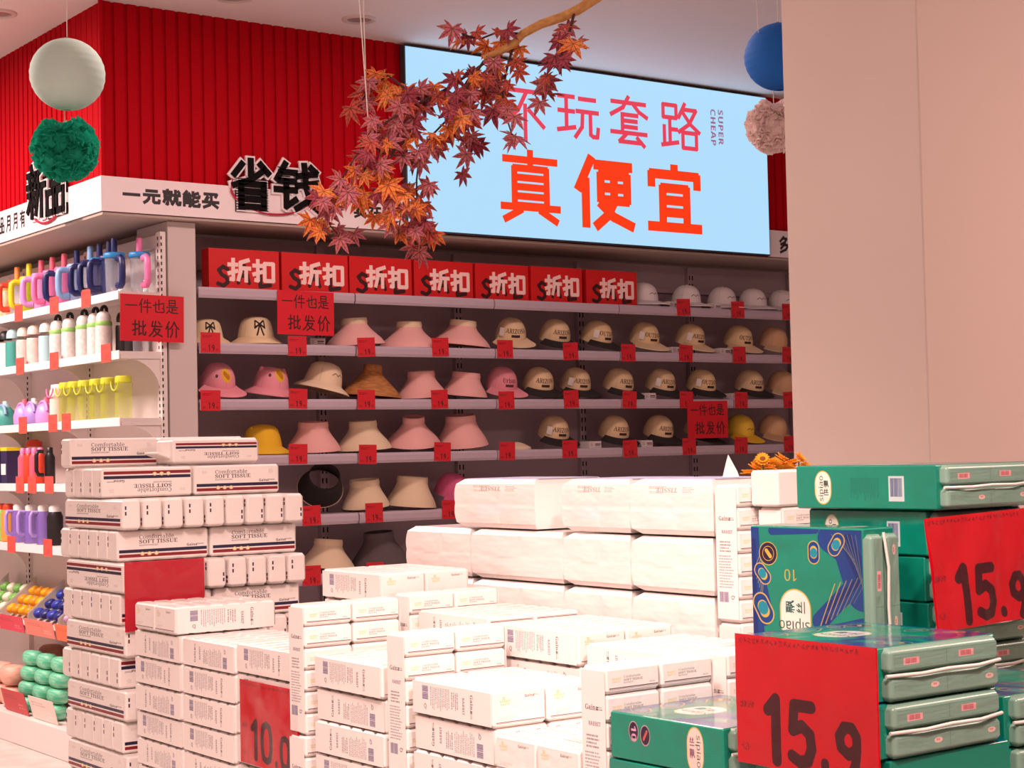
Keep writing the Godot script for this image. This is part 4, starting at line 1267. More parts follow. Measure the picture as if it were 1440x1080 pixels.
func crown_mat(key: String, c: Color, text: String, ink_c: Color) -> StandardMaterial3D:
	if mats.has("crown_" + key): return mats["crown_" + key]
	var im := canvas(512, 128, c)
	# panel seams
	for k in 6: bar(im, k * 85.3 + 42, 0, 2, 128, c.darkened(0.12))
	if text == "scribble":
		for k in 4: seg(im, Vector2(352 + k * 16, 92 - k % 2 * 8), Vector2(368 + k * 16, 84 + k % 2 * 8), 2.5, ink_c)
	elif text == "bow":
		for q in [[372, 78, 348, 62], [372, 78, 348, 92], [348, 62, 348, 92], [372, 78, 396, 62], [372, 78, 396, 92], [396, 62, 396, 92], [372, 78, 358, 118], [372, 78, 388, 118]]: seg(im, Vector2(q[0], q[1]), Vector2(q[2], q[3]), 7, ink_c)
	elif text == "patch":
		seg(im, Vector2(384, 60), Vector2(388, 70), 54, rgb(226, 182, 40))
		seg(im, Vector2(376, 60), Vector2(396, 76), 22, rgb(190, 120, 30))
		seg(im, Vector2(330, 76), Vector2(331, 76), 14, rgb(90, 60, 60))
	elif text != "":
		latin(im, text, Vector2(376 - text.length() * 8.6, 82), 22, ink_c, true, true)
		bar(im, 352, 97, 50, 10, ink_c)
	im.flip_x()
	return print_mat("crown_" + key, im, 0.9)

func cap_meshes() -> Array:
	var cr := MB.new()
	var prof := []
	for k in 13:
		var a := PI / 2 * k / 12.0
		prof.append(Vector2(0.086 * pow(cos(a), 0.72), 0.012 + 0.118 * pow(sin(a), 0.9)))
	prof[12] = Vector2(0.0, 0.13)
	cr.lathe(prof, 36, Vector3.ZERO, Basis(), 0.96, 1.1, 0.0, TAU, 1.0, 0.0)
	var br := MB.new()
	var na := 16
	var nr := 5
	var P := []
	for s in 2:
		for j in nr + 1:
			for i in na + 1:
				var a := deg_to_rad(lerpf(-74.0, 74.0, float(i) / na))
				var r0 := 0.084
				var r1 := 0.084 + 0.078 * pow(cos(a), 0.6)
				var f := float(j) / nr
				var r := lerpf(r0, r1, f)
				P.append(Vector3(sin(a) * r, 0.032 - 0.014 * f - 0.010 * pow(absf(sin(a)), 2.0) * f + (0.0 if s == 0 else -0.004), cos(a) * r * 1.08))
	var st := (nr + 1) * (na + 1)
	for s in 2:
		var up := Vector3(0, 1, 0.1).normalized() * (1.0 if s == 0 else -1.0)
		for j in nr:
			for i in na:
				var q := s * st + j * (na + 1) + i
				br.tri(P[q], P[q + 1], P[q + na + 2], up, up, up)
				br.tri(P[q], P[q + na + 2], P[q + na + 1], up, up, up)
	for i in na:
		var q := nr * (na + 1) + i
		var o: Vector3 = (P[q] as Vector3).normalized()
		br.tri(P[q], P[q + 1], P[q + 1 + st], o, o, o)
		br.tri(P[q], P[q + 1 + st], P[q + st], o, o, o)
	var bt := MB.new()
	bt.lathe([Vector2(0.0, 0.1335), Vector2(0.005, 0.1325), Vector2(0.007, 0.13), Vector2(0.008, 0.128)], 12)
	return [cr.mesh(), br.mesh(), bt.mesh()]

var capm := []
func cap(label: String, at: Vector3, turn: float, crown: Material, brim: Material, ticket := false, group := "peaked caps on the hat shelves", tip := 0.34) -> Node3D:
	if capm.is_empty(): capm = cap_meshes()
	var t := thing("peaked_cap", label, "cap", at, turn, group)
	t.rotation.x = tip
	t.scale = Vector3.ONE * 1.04
	t.position.y += 0.165 * sin(tip)
	part(t, "crown", capm[0], crown)
	part(t, "brim", capm[1], brim)
	part(t, "button", capm[2], crown)
	if ticket:
		part(t, "paper_ticket", boxm(Vector3(0.03, 0.045, 0.0015)), mat("ticket_white", rgb(232, 222, 214), 0.7), Vector3(-0.074, 0.07, 0.052), Basis(Vector3.UP, -0.95))
	return t

var visor_cache := {}
func visor(label: String, at: Vector3, turn: float, m: Material, trim: Material, r: float, h: float, rc: float, tip := Vector2.ZERO, collar: Material = null) -> void:
	if tip == Vector2.ZERO: tip = Vector2(rng.randf_range(-0.02, 0.1), rng.randf_range(-0.1, 0.1))
	var key := "%.3f_%.3f_%.3f" % [r, h, rc]
	if not visor_cache.has(key):
		var b := MB.new()
		var pr := []
		for k in 9:
			var f := k / 8.0
			pr.append(Vector2(lerpf(r, rc, lerpf(f, smoothstep(0.0, 1.0, f), 0.7)), 0.003 + (h - 0.035) * f))
		b.lathe(pr, 40, Vector3.ZERO, Basis(), 1.0, 0.94)
		var c := MB.new()
		c.lathe([Vector2(rc, h - 0.033), Vector2(rc + 0.002, h - 0.02), Vector2(rc - 0.002, h), Vector2(rc - 0.006, h), Vector2(rc - 0.006, h - 0.03)], 36, Vector3.ZERO, Basis(), 1.0, 0.94)
		var e := MB.new()
		e.lathe([Vector2(r - 0.006, 0.006), Vector2(r + 0.001, 0.001), Vector2(r + 0.002, 0.004), Vector2(r - 0.008, 0.011)], 40, Vector3.ZERO, Basis(), 1.0, 0.94)
		visor_cache[key] = [b.mesh(), c.mesh(), e.mesh()]
	var t := thing("sun_visor", label, "visor hat", at, turn, "wide brimmed sun visors on the hat shelves")
	t.rotation = Vector3(tip.x, turn, tip.y)
	t.position.y += r * (absf(sin(tip.x)) + absf(sin(tip.y))) * 0.97
	part(t, "brim", visor_cache[key][0], m)
	part(t, "collar", visor_cache[key][1], collar if collar else m)
	part(t, "edge_binding", visor_cache[key][2], trim)

func bucket(label: String, at: Vector3, turn: float, crown: Material, brim: Material, tip := Vector3.ZERO, s := 1.0, ears := false) -> void:
	var t := thing("bucket_hat", label, "bucket hat", at, turn, "bucket hats on the hat shelves")
	t.rotation = Vector3(tip.x, turn, tip.z)
	var c := MB.new()
	var pr := [Vector2(0.088, 0.035), Vector2(0.084, 0.06), Vector2(0.078, 0.09), Vector2(0.07, 0.115), Vector2(0.055, 0.13), Vector2(0.03, 0.138), Vector2(0.0, 0.14)]
	for i in pr.size(): pr[i] *= s
	c.lathe(pr, 32, Vector3.ZERO, Basis(), 1.0, 1.05, 0.0, TAU, 1.0, 0.0)
	part(t, "crown", c.mesh(), crown)
	var b := MB.new()
	b.lathe([Vector2(0.128 * s, 0.004 * s), Vector2(0.13 * s, 0.008 * s), Vector2(0.112 * s, 0.022 * s), Vector2(0.094 * s, 0.033 * s), Vector2(0.088 * s, 0.038 * s)], 36, Vector3.ZERO, Basis(), 1.0, 1.05)
	part(t, "brim", b.mesh(), brim)
	if ears:
		for k in [-1.0, 1.0]:
			var e := MB.new()
			e.lathe([Vector2(0.0, 0.04), Vector2(0.012, 0.034), Vector2(0.02, 0.018), Vector2(0.018, 0.0)], 14, Vector3(k * 0.05, 0.11, 0.0), Basis(Vector3.BACK, -0.5 * k), 1.0, 0.6)
			part(t, "ear", e.mesh(), brim)

func build_hats() -> void:
	var beige := rgb(226, 196, 156)
	var ink_c := rgb(60, 40, 34)
	var m_ar := crown_mat("arizona", beige, "ARIZONA", ink_c)
	var m_out := crown_mat("outdoor", rgb(228, 198, 152), "OUTDOOR", ink_c)
	var m_pl := crown_mat("plain_tan", rgb(214, 172, 134), "", ink_c)
	var m_wh := crown_mat("white", rgb(232, 220, 220), "scribble", rgb(60, 50, 54))
	var m_pk := crown_mat("pink", rgb(226, 144, 156), "Urban", rgb(96, 40, 52))
	var m_mg := crown_mat("magenta", rgb(214, 96, 140), "", ink_c)
	var m_yl := crown_mat("yellow", rgb(236, 196, 64), "scribble", ink_c)
	var m_bow := crown_mat("bow", rgb(230, 206, 168), "bow", rgb(36, 26, 28))
	var m_pat := crown_mat("pink_patch", rgb(232, 150, 164), "patch", ink_c)
	var black := mat("cloth_black", rgb(34, 28, 28), 0.85)
	var cb := mat("cloth_beige", beige, 0.9, {"rim_enabled": true, "rim": 0.15})
	var cp := mat("cloth_pink", rgb(236, 176, 170), 0.9, {"rim_enabled": true, "rim": 0.15})
	var cc := mat("cloth_cream", rgb(232, 208, 176), 0.9, {"rim_enabled": true, "rim": 0.15})
	var cw := mat("cloth_white", rgb(232, 220, 220), 0.9)
	var tan := mat("straw_tan", rgb(206, 146, 88), 0.8, {"albedo_texture": noise_tex(0.08, rgb(190, 170, 150), rgb(255, 250, 240), 128, 77)})
	var yel := mat("cloth_yellow", rgb(236, 186, 40), 0.9)
	var mag := mat("cloth_magenta", rgb(214, 96, 140), 0.9)
	var grey := mat("cloth_charcoal", rgb(92, 80, 82), 0.9)
	var pk2 := mat("cloth_rose", rgb(230, 146, 158), 0.9)
	var H := []
	for y in HAT_LIP: H.append(y + 0.0525)
	var Z := -0.225
	var nth := ["first", "second", "third", "fourth", "fifth", "sixth", "seventh", "eighth"]
	# top shelf: white caps
	var w := [3.495, 3.842, 4.137, 4.40, 4.655]
	for i in 5: cap("white cap on the top hat shelf, %s from the discount boards" % nth[i], Vector3(w[i], H[0], Z), [0.1, -0.05, 0.0, -0.1, -0.1][i], m_wh, cw, false, "white caps on the top shelf", 0.12)
	# second shelf
	bucket("cream hat with a black bow against the end post", Vector3(0.638, H[1], Z), -0.05, m_bow, cb, Vector3.ZERO, 0.94)
	bucket("cream hat with a black bow, second from the end post", Vector3(0.902, H[1], Z + 0.02), -0.1, m_bow, cb, Vector3.ZERO, 1.06)
	visor("pink wide sun visor beside the red paper sign, second shelf", Vector3(1.5, H[1], Z), 0, cp, cp, 0.16, 0.145, 0.07, Vector2.ZERO, cc)
	visor("pink wide sun visor, middle of three on the second shelf", Vector3(1.835, H[1], Z), 0, cp, cp, 0.165, 0.145, 0.07, Vector2.ZERO, cc)
	visor("pink wide sun visor beside the first printed cap, second shelf", Vector3(2.175, H[1], Z), 0, cp, cp, 0.165, 0.14, 0.075, Vector2.ZERO, cc)
	var two := [[2.51, m_ar, cb, 0.05, true, "beige cap with printed name and pale brim beside the pink visors"], [2.82, m_ar, black, 0.25, false, "beige cap with printed name and black brim, second after the visors"], [3.125, m_out, black, 0.5, true, "tall beige cap with white ticket and black brim"], [3.49, m_out, cb, 0.35, true, "beige cap with bold lettering and long beige brim"], [3.855, m_ar, cb, 0.45, true, "beige cap tipped towards the column on second shelf"], [4.26, m_out, cb, 0.3, false, "low beige cap near the column, second shelf"], [4.56, m_pl, cb, 0.4, false, "tan cap by the column, second shelf"]]
	for q in two: cap(q[5], Vector3(q[0], H[1], Z), q[3] - 0.3, q[1], q[2], q[4])
	# third shelf
	cap("pink child's cap with a yellow patch beside the end post", Vector3(0.69, H[2], Z), 0.0, m_pat, pk2)
	bucket("pink eared bucket hat with a yellow patch", Vector3(0.985, H[2] + 0.024, Z), 0.0, m_pat, pk2, Vector3(0.12, 0, -0.1), 1.05, true)
	bucket("cream bucket hat tipped on its side with a dark badge", Vector3(1.285, H[2] + 0.046, Z), 0.3, crown_mat("cream_badge", rgb(232, 208, 176), "scribble", rgb(90, 40, 40)), cc, Vector3(0.15, 0, -0.2), 1.12)
	visor("wide tan straw visor between the cream hat and pink visor", Vector3(1.588, H[2], Z), 0.2, tan, tan, 0.165, 0.17, 0.05)
	visor("pink pleated sun visor beside the tan straw visor", Vector3(1.912, H[2], Z), 0, cp, cp, 0.14, 0.14, 0.075)
	visor("pink sun visor with a black edge", Vector3(2.189, H[2], Z), 0, cp, black, 0.132, 0.135, 0.08, Vector2(0.1, -0.06))
	cap("pink cap with dark lettering beside the black edged visor", Vector3(2.436, H[2], Z), -0.04, m_pk, pk2)
	var three := [[2.694, 0.2], [2.962, 0.26], [3.28, 0.42], [3.61, 0.36], [3.94, 0.3], [4.345, 0.28], [4.625, 0.35]]
	for i in 7: cap("beige cap with black brim on the third shelf, %s from the pink cap" % nth[i], Vector3(three[i][0], H[2], Z), three[i][1] - 0.3, m_out if i == 4 else (m_pl if i == 6 else m_ar), black if i < 6 else cb, i in [1, 3, 4])
	# fourth shelf
	bucket("yellow bucket hat with small ears behind the tissue stack", Vector3(0.94, H[3], Z), 0.2, yel, yel, Vector3.ZERO, 1.12, true)
	visor("pink sun visor with lettering beside the yellow hat", Vector3(1.235, H[3], Z), 0.1, cp, cp, 0.145, 0.15, 0.08)
	visor("cream sun visor between pink visors, fourth shelf", Vector3(1.54, H[3] + 0.004, Z), 0, cc, cc, 0.15, 0.15, 0.075)
	visor("pink sun visor tipped forward, fourth shelf", Vector3(1.85, H[3], Z), 0, cp, cp, 0.15, 0.15, 0.06, Vector2(0.2, 0.1))
	visor("tall pink sun visor, last of the fourth shelf's visors", Vector3(2.165, H[3], Z), 0, cp, cp, 0.15, 0.17, 0.085)
	var disc := MB.new()
	var dp := []
	for k in 14: dp.append(Vector2(0.085 * (1.0 - k / 13.0), 0.012 + 0.03 * sin(k / 13.0 * PI / 2) + 0.003 * (k % 2)))
	dp.push_front(Vector2(0.085, 0.0))
	disc.lathe(dp, 30)
	solo("straw_hat", "flat coiled straw hat lying beside the printed cap", "straw hat", disc.mesh(), cc, Vector3(2.52, H[3], Z + 0.02))
	var four := [[2.795, 0.3], [3.24, 0.3], [3.585, 0.34]]
	for i in 3: cap("beige cap with black brim on the fourth shelf, %s from the straw hat" % nth[i], Vector3(four[i][0], H[3], Z), four[i][1] - 0.3, m_ar, black, i == 0)
	cap("beige cap half hidden behind a red paper sign", Vector3(3.91, H[3], Z), 0.3, m_ar, black)
	cap("yellow cap beside the red paper sign", Vector3(4.25, H[3], Z), 0.1, m_yl, yel)
	cap("tan cap beside the yellow cap by the column", Vector3(4.535, H[3], Z), 0.05, m_pl, mat("cloth_tan", rgb(214, 172, 134), 0.9))
	# fifth shelf and the lowest one in view
	visor("black lined visor tipped up to show its inside", Vector3(1.27, H[4], Z), 0, black, cc, 0.12, 0.13, 0.085, Vector2(1.0, 0.25))
	visor("cream sun visor with a black lettered collar", Vector3(1.545, H[4], Z), 0, cc, black, 0.13, 0.15, 0.08)
	visor("cream sun visor beside the magenta cap", Vector3(1.825, H[4], Z), 0, cc, cc, 0.14, 0.16, 0.085, Vector2(0.06, -0.06))
	cap("magenta cap beside the cream sun visors", Vector3(2.08, H[4], Z), 0.4, m_mg, mag)
	visor("cream sun visor on the lowest shelf in view", Vector3(1.30, H[5], Z), 0, cc, cc, 0.15, 0.15, 0.075)
	visor("charcoal sun visor on the lowest shelf in view", Vector3(1.63, H[5], Z), 0, grey, grey, 0.16, 0.17, 0.08)
	# white cartons lying between the hats
	var ci := canvas(128, 48, rgb(224, 210, 208))
	bar(ci, 60, 16, 60, 8, rgb(70, 40, 44))
	bar(ci, 60, 30, 60, 5, rgb(110, 60, 60))
	fine_print(ci, 8, 10, 40, 28, 7, rgb(120, 96, 96))
	var cm := print_mat("carton_print", ci, 0.6)
	var cbx := MB.new()
	cbx.box(Vector3(0, 0.02, 0), Vector3(0.088, 0.04, 0.09), 0.002, Basis(), [R0, R0, R0, R0, Rect2(0, 0, 1, 1), R0])
	var cmesh := cbx.mesh()
	for q in [[0, 3.655, "first and second white caps"], [0, 3.99, "second and third white caps"], [1, 1.21, "bow hat and the first visor"], [1, 3.67, "lettered cap and the tipped cap"], [1, 4.06, "tipped cap and the low cap"], [2, 3.445, "third and fourth black brimmed caps"], [2, 4.15, "fifth and sixth black brimmed caps"], [3, 3.02, "first two caps of the fourth shelf"], [3, 3.41, "second and third caps of the fourth shelf"]]:
		solo("flat_white_carton", "flat white carton between the " + q[2], "carton", cmesh, cm, Vector3(q[1], H[q[0]], -0.16), Basis(), "flat white cartons on the hat shelves")

# ---------------------------------------------------------------- drinkware
func tumbler(label: String, at: Vector3, turn: float, body: Material, lid: Material, straw: Material, handle: Material) -> void:
	var t := thing("tumbler", label, "cup", at, turn, "tumblers with straws on the cup shelf")
	t.scale = Vector3(1.08, 1.08, 1.08)
	var b := MB.new()
	b.lathe([Vector2(0.0, 0.002), Vector2(0.036, 0.002), Vector2(0.038, 0.006), Vector2(0.043, 0.165), Vector2(0.041, 0.165), Vector2(0.036, 0.01), Vector2(0.0, 0.009)], 24)
	part(t, "body", b.mesh(), body)
	var l := MB.new()
	l.lathe([Vector2(0.046, 0.163), Vector2(0.048, 0.168), Vector2(0.048, 0.18), Vector2(0.044, 0.187), Vector2(0.02, 0.19), Vector2(0.0, 0.19)], 24)
	part(t, "lid", l.mesh(), lid)
	var s := MB.new()
	s.lathe([Vector2(0.014, 0.189), Vector2(0.0145, 0.195), Vector2(0.0135, 0.25), Vector2(0.011, 0.254), Vector2(0.0, 0.255)], 14)
	part(t, "straw_cap", s.mesh(), straw)
	var h := MB.new()
	var p := []
	for q in [[0.042, 0.158], [0.07, 0.16], [0.085, 0.15], [0.088, 0.12], [0.088, 0.07], [0.084, 0.045], [0.07, 0.035], [0.04, 0.037]]: p.append(Vector3(q[0], q[1], 0))
	h.tube(p, 0.0155, 10)
	part(t, "handle", h.mesh(), handle)

func flask(label: String, at: Vector3, prof: Array, m: Material, cap_prof: Array, cm: Material, group: String, extra := "", em: Material = null) -> Node3D:
	var t := thing("drink_bottle", label, "bottle", at, 0.0, group)
	var b := MB.new()
	b.lathe(prof, 24)
	part(t, "body", b.mesh(), m)
	var c := MB.new()
	c.lathe(cap_prof, 20)
	part(t, "cap", c.mesh(), cm)
	if extra == "loop":
		var l := MB.new()
		var p := []
		for k in 13: p.append(Vector3(0.012 + 0.013 * cos(TAU * k / 12.0), 0.222 + 0.02 * sin(TAU * k / 12.0), -0.02))
		l.tube(p, 0.0085, 8)
		part(t, "carry_loop", l.mesh(), em)
	elif extra == "collar":
		pass
	elif extra == "strap":
		var l := MB.new()
		var p := []
		for k in 11:
			var a := PI * k / 10.0
			p.append(Vector3(-0.043 - 0.004 * sin(a), 0.18 - 0.045 * sin(a), 0.045 * cos(a)))
		l.tube(p, 0.004, 6)
		part(t, "strap", l.mesh(), em)
	elif extra == "handle":
		var l := MB.new()
		l.tube([Vector3(-0.035, 0.17, 0.0), Vector3(-0.062, 0.172, 0.0), Vector3(-0.072, 0.15, 0.0), Vector3(-0.072, 0.07, 0.0), Vector3(-0.062, 0.05, 0.0), Vector3(-0.035, 0.048, 0.0)], 0.011, 8)
		part(t, "handle", l.mesh(), em)
	elif extra == "swing":
		var l := MB.new()
		var p := []
		for k in 11:
			var a := PI * k / 10.0
			p.append(Vector3(-0.02, 0.07 + 0.05 * sin(a), 0.06 * cos(a)))
		l.tube(p, 0.009, 8)
		part(t, "handle", l.mesh(), em)
	return t

func build_drinks() -> void:
	var Y := []
	for y in DR_LIP: Y.append(y + 0.0372)
	var clear := glass("clear_plastic", rgb(214, 224, 236), 0.12)
	var c := {"navy": mat("plastic_navy", rgb(26, 34, 92), 0.35), "blue": mat("plastic_blue", rgb(40, 132, 196), 0.35), "pink": mat("plastic_pink", rgb(238, 122, 176), 0.35), "lilac": mat("plastic_lilac", rgb(220, 150, 214), 0.35), "yellow": mat("plastic_yellow", rgb(232, 214, 40), 0.35), "red": mat("plastic_red", rgb(226, 72, 46), 0.35), "sky": mat("plastic_sky", rgb(140, 178, 226), 0.35), "rose": mat("plastic_rose", rgb(222, 96, 120), 0.35), "white": mat("plastic_white", rgb(236, 232, 228), 0.35), "black": mat("plastic_black", rgb(28, 24, 26), 0.4), "lime": mat("plastic_lime", rgb(206, 210, 56), 0.35), "green": mat("plastic_green", rgb(150, 206, 112), 0.4), "purple": mat("plastic_purple", rgb(176, 150, 226), 0.35), "orange": mat("plastic_orange", rgb(232, 150, 70), 0.4), "teal": mat("plastic_teal", rgb(70, 160, 150), 0.4), "aqua": mat("plastic_aqua", rgb(176, 214, 222), 0.4), "cream": mat("plastic_cream", rgb(240, 216, 204), 0.4)}
	var cups := [[0.262, -0.17, "blue", "pink", "pink", clear, 1.0, "clear tumbler with blue lid and pink handle by the end post"], [0.165, -0.245, "blue", "navy", "navy", clear, 1.0, "large clear tumbler with blue lid and navy handle"], [0.19, -0.362, "navy", "navy", "navy", glass("navy_tint", rgb(60, 70, 130), 0.4), 2.9, "navy tumbler beside the blue lidded one"], [0.19, -0.482, "blue", "navy", "navy", glass("navy_tint", rgb(60, 70, 130), 0.4), 2.8, "navy tumbler with blue lid, second of three navy"], [0.19, -0.6, "navy", "sky", "navy", clear, 2.8, "navy handled tumbler with a grey blue straw"], [0.19, -0.775, "sky", "navy", "sky", glass("sky_tint", rgb(150, 180, 226), 0.4), 3.0, "light blue tumbler with a thick handle"], [0.19, -0.945, "pink", "rose", "navy", glass("pink_tint", rgb(236, 130, 190), 0.5), 2.7, "pink tumbler with a navy handle"], [0.19, -1.11, "pink", "rose", "pink", glass("pink_tint", rgb(236, 130, 190), 0.5), 2.9, "pink tumbler with a pink handle"], [0.19, -1.27, "lilac", "rose", "lilac", glass("lilac_tint", rgb(226, 170, 226), 0.5), 2.8, "lilac tumbler with a red straw cap"], [0.19, -1.45, "yellow", "yellow", "yellow", glass("lime_tint", rgb(196, 204, 40), 0.6), 2.9, "yellow tumbler with a yellow green body"], [0.19, -1.63, "red", "orange", "red", clear, 2.9, "clear tumbler with red lid and red handle"]]
	for q in cups:
		var st: float = q[6] if q[6] > 1.5 else -PI / 2
		tumbler(q[7], Vector3(q[0], Y[0], q[1]), st, q[5], c[q[2]], c[q[3]], c[q[4]])
	var fl := noise_tex(0.06, rgb(240, 226, 190), rgb(232, 150, 110), 128, 5)
	var floral := mat("floral_print", Color.WHITE, 0.4, {"albedo_texture": fl})
	var cyl := [Vector2(0.0, 0.001), Vector2(0.036, 0.001), Vector2(0.039, 0.006), Vector2(0.039, 0.15), Vector2(0.034, 0.158)]
	for i in 2: flask("floral bottle with an orange cap, %s from the red tumbler" % ["first", "second"][i], Vector3(0.19, Y[0], -1.8 - i * 0.1), cyl, floral, [Vector2(0.036, 0.156), Vector2(0.037, 0.185), Vector2(0.03, 0.19), Vector2(0.0, 0.19)], c.orange, "floral bottles on the cup shelf")
	# flasks
	var body := [Vector2(0.0, 0.001), Vector2(0.038, 0.001), Vector2(0.041, 0.008), Vector2(0.041, 0.13), Vector2(0.039, 0.145)]
	var dome := [Vector2(0.036, 0.164), Vector2(0.036, 0.185), Vector2(0.03, 0.204), Vector2(0.016, 0.214), Vector2(0.0, 0.216)]
	var speck := mat("flask_white", Color.WHITE, 0.35, {"albedo_texture": noise_tex(0.1, rgb(214, 210, 206), rgb(244, 240, 236), 128, 8)})
	var fz := [-0.395, -0.5, -0.645, -0.835, -1.0]
	for i in 5:
		var t := flask("white flask with green collar and black loop, %s from the end post" % ["first", "second", "third", "fourth", "fifth"][i], Vector3(0.17, Y[1], fz[i]), body, speck, dome, speck, "white flasks with green collars", "loop", c.black)
		var k := MB.new()
		k.lathe([Vector2(0.039, 0.143), Vector2(0.042, 0.147), Vector2(0.041, 0.162), Vector2(0.036, 0.166)], 24)
		part(t, "collar", k.mesh(), c.green)
	flask("pale blue bottle with a white neck tag", Vector3(0.17, Y[1], -1.155), body, c.aqua, dome, c.white, "small bottles on the flask shelf")
	var blush := mat("flask_blush", Color.WHITE, 0.4, {"albedo_texture": noise_tex(0.05, rgb(244, 226, 214), rgb(240, 190, 186), 128, 15)})
	flask("cream and pink bottle beside the pale blue one", Vector3(0.17, Y[1], -1.33), body, blush, dome, c.cream, "small bottles on the flask shelf")
	flask("cream and pink bottle, second from the pale blue one", Vector3(0.17, Y[1], -1.485), body, blush, dome, c.cream, "small bottles on the flask shelf")
	flask("slim teal printed bottle beside the cream bottles", Vector3(0.17, Y[1], -1.65), body, c.teal, dome, c.aqua, "small bottles on the flask shelf")
	flask("black topped white bottle beside the teal one", Vector3(0.17, Y[1], -1.77), body, c.white, dome, c.black, "small bottles on the flask shelf")
	flask("black bottle beyond the black topped white bottle", Vector3(0.17, Y[1], -1.9), body, c.black, dome, c.black, "small bottles on the flask shelf")
	for i in 2: flask("dark flask standing behind the red paper sign, %s" % ["nearer the white flasks", "nearer the end post"][i], Vector3(0.26, Y[1], -0.36 + i * 0.11), body, c.black, dome, c.black, "dark flasks at the end of the shelf")
	flask("clear glass beaker at the end of the flask shelf", Vector3(0.25, Y[1], -0.14), [Vector2(0.0, 0.001), Vector2(0.034, 0.001), Vector2(0.037, 0.006), Vector2(0.039, 0.11)], clear, [Vector2(0.039, 0.11), Vector2(0.04, 0.118), Vector2(0.0, 0.119)], c.white, "small bottles on the flask shelf")
	# sports bottles
	var lime := glass("lime_glass", rgb(206, 214, 60), 0.3)
	var tall := [Vector2(0.0, 0.001), Vector2(0.038, 0.001), Vector2(0.042, 0.007), Vector2(0.042, 0.165), Vector2(0.038, 0.175)]
	var lz := [-0.19, -0.365, -0.505, -0.655, -0.79, -0.905]
	for i in 6: flask("clear lime sports bottle with strap, %s from the end post" % ["first", "second", "third", "fourth", "fifth", "sixth"][i], Vector3(0.18, Y[2], lz[i]), tall, lime, [Vector2(0.04, 0.174), Vector2(0.04, 0.2), Vector2(0.034, 0.206), Vector2(0.0, 0.206)], c.lime, "clear lime sports bottles", "strap", c.lime)
	flask("pale pink sports bottle beside the lime ones", Vector3(0.18, Y[2], -1.03), tall, c.cream, [Vector2(0.036, 0.174), Vector2(0.034, 0.2), Vector2(0.0, 0.204)], c.white, "pastel bottles on the sports bottle shelf", "strap", c.pink)
	var squat := [Vector2(0.0, 0.001), Vector2(0.05, 0.001), Vector2(0.058, 0.012), Vector2(0.06, 0.05), Vector2(0.05, 0.09), Vector2(0.028, 0.11)]
	var knob := [Vector2(0.026, 0.108), Vector2(0.024, 0.125), Vector2(0.014, 0.13), Vector2(0.014, 0.142), Vector2(0.0, 0.146)]
	var sq := [[-1.215, "lilac", "rose", "lilac round bottle beside the pale pink one"], [-1.4, "purple", "white", "lavender round bottle, middle of the round ones"], [-1.54, "lilac", "rose", "lilac round bottle, farthest from the lime bottles"]]
	for q in sq: flask(q[3], Vector3(0.19, Y[2], q[0]), squat, c[q[1]], knob, c[q[2]], "pastel bottles on the sports bottle shelf", "swing", c[q[1]])
	flask("blue green round bottle beyond the lilac ones", Vector3(0.19, Y[2], -1.84), squat, c.teal, knob, c.aqua, "pastel bottles on the sports bottle shelf", "swing", c.sky)
	# fourth shelf: slim red bottles, a black strap bottle and dark boxes
	var slim := [Vector2(0.0, 0.001), Vector2(0.024, 0.001), Vector2(0.027, 0.006), Vector2(0.027, 0.14), Vector2(0.014, 0.165)]
	var sc := [Vector2(0.016, 0.163), Vector2(0.016, 0.19), Vector2(0.0, 0.194)]
	for i in 4: flask("slim red bottle with pink cap, %s from the black strapped bottle" % ["first", "second", "third", "fourth"][i], Vector3(0.16, Y[3], -1.235 - i * 0.085), slim, c.rose if i % 2 else c.red, sc, c.pink, "slim red bottles")
	flask("black bottle with a hanging strap on the fourth shelf", Vector3(0.16, Y[3], -1.1), slim, c.black, sc, c.black, "slim red bottles", "handle", c.black)
	flask("tall red lidded jar behind the slim red bottles", Vector3(0.27, Y[3], -1.62), [Vector2(0.0, 0.001), Vector2(0.04, 0.001), Vector2(0.042, 0.2)], c.cream, [Vector2(0.046, 0.2), Vector2(0.044, 0.225), Vector2(0.02, 0.24), Vector2(0.0, 0.24)], c.red, "slim red bottles")
	for i in 3:
		var b := thing("gift_box", "navy gift box with yellow trim, %s from the red bottles" % ["first", "second", "third"][i], "box", Vector3(0.17, Y[3], -1.69 - i * 0.11), 0.0, "navy gift boxes")
		part(b, "box_body", boxm(Vector3(0.09, 0.18, 0.09), 0.003), mat("box_navy", rgb(46, 36, 78), 0.5), Vector3(0, 0.09, 0))
		part(b, "trim_band", boxm(Vector3(0.092, 0.02, 0.092), 0.002), c.yellow, Vector3(0, 0.19, 0))
		part(b, "white_card", boxm(Vector3(0.002, 0.06, 0.07)), c.white, Vector3(-0.047, 0.08, 0))
	# fifth shelf
	var jug := [Vector2(0.0, 0.001), Vector2(0.038, 0.001), Vector2(0.042, 0.008), Vector2(0.042, 0.15), Vector2(0.03, 0.178)]
	var jc := [Vector2(0.031, 0.176), Vector2(0.031, 0.2), Vector2(0.02, 0.21), Vector2(0.0, 0.21)]
	var pg := glass("purple_glass", rgb(150, 120, 214), 0.6)
	for i in 3: flask("purple jug bottle with pale handle, %s from the corner stack" % ["first", "second", "third"][i], Vector3(0.2, Y[4], -1.3 - i * 0.185), jug, pg, jc, c.white, "purple jug bottles", "handle", c.purple)
	flask("dark bottle beside the purple jugs", Vector3(0.2, Y[4], -1.14), jug, c.black, jc, c.white, "odd bottles on the jug shelf")
	flask("clear orange capped bottle beside the purple jugs", Vector3(0.2, Y[4], -1.83), jug, c.orange, jc, c.red, "odd bottles on the jug shelf")
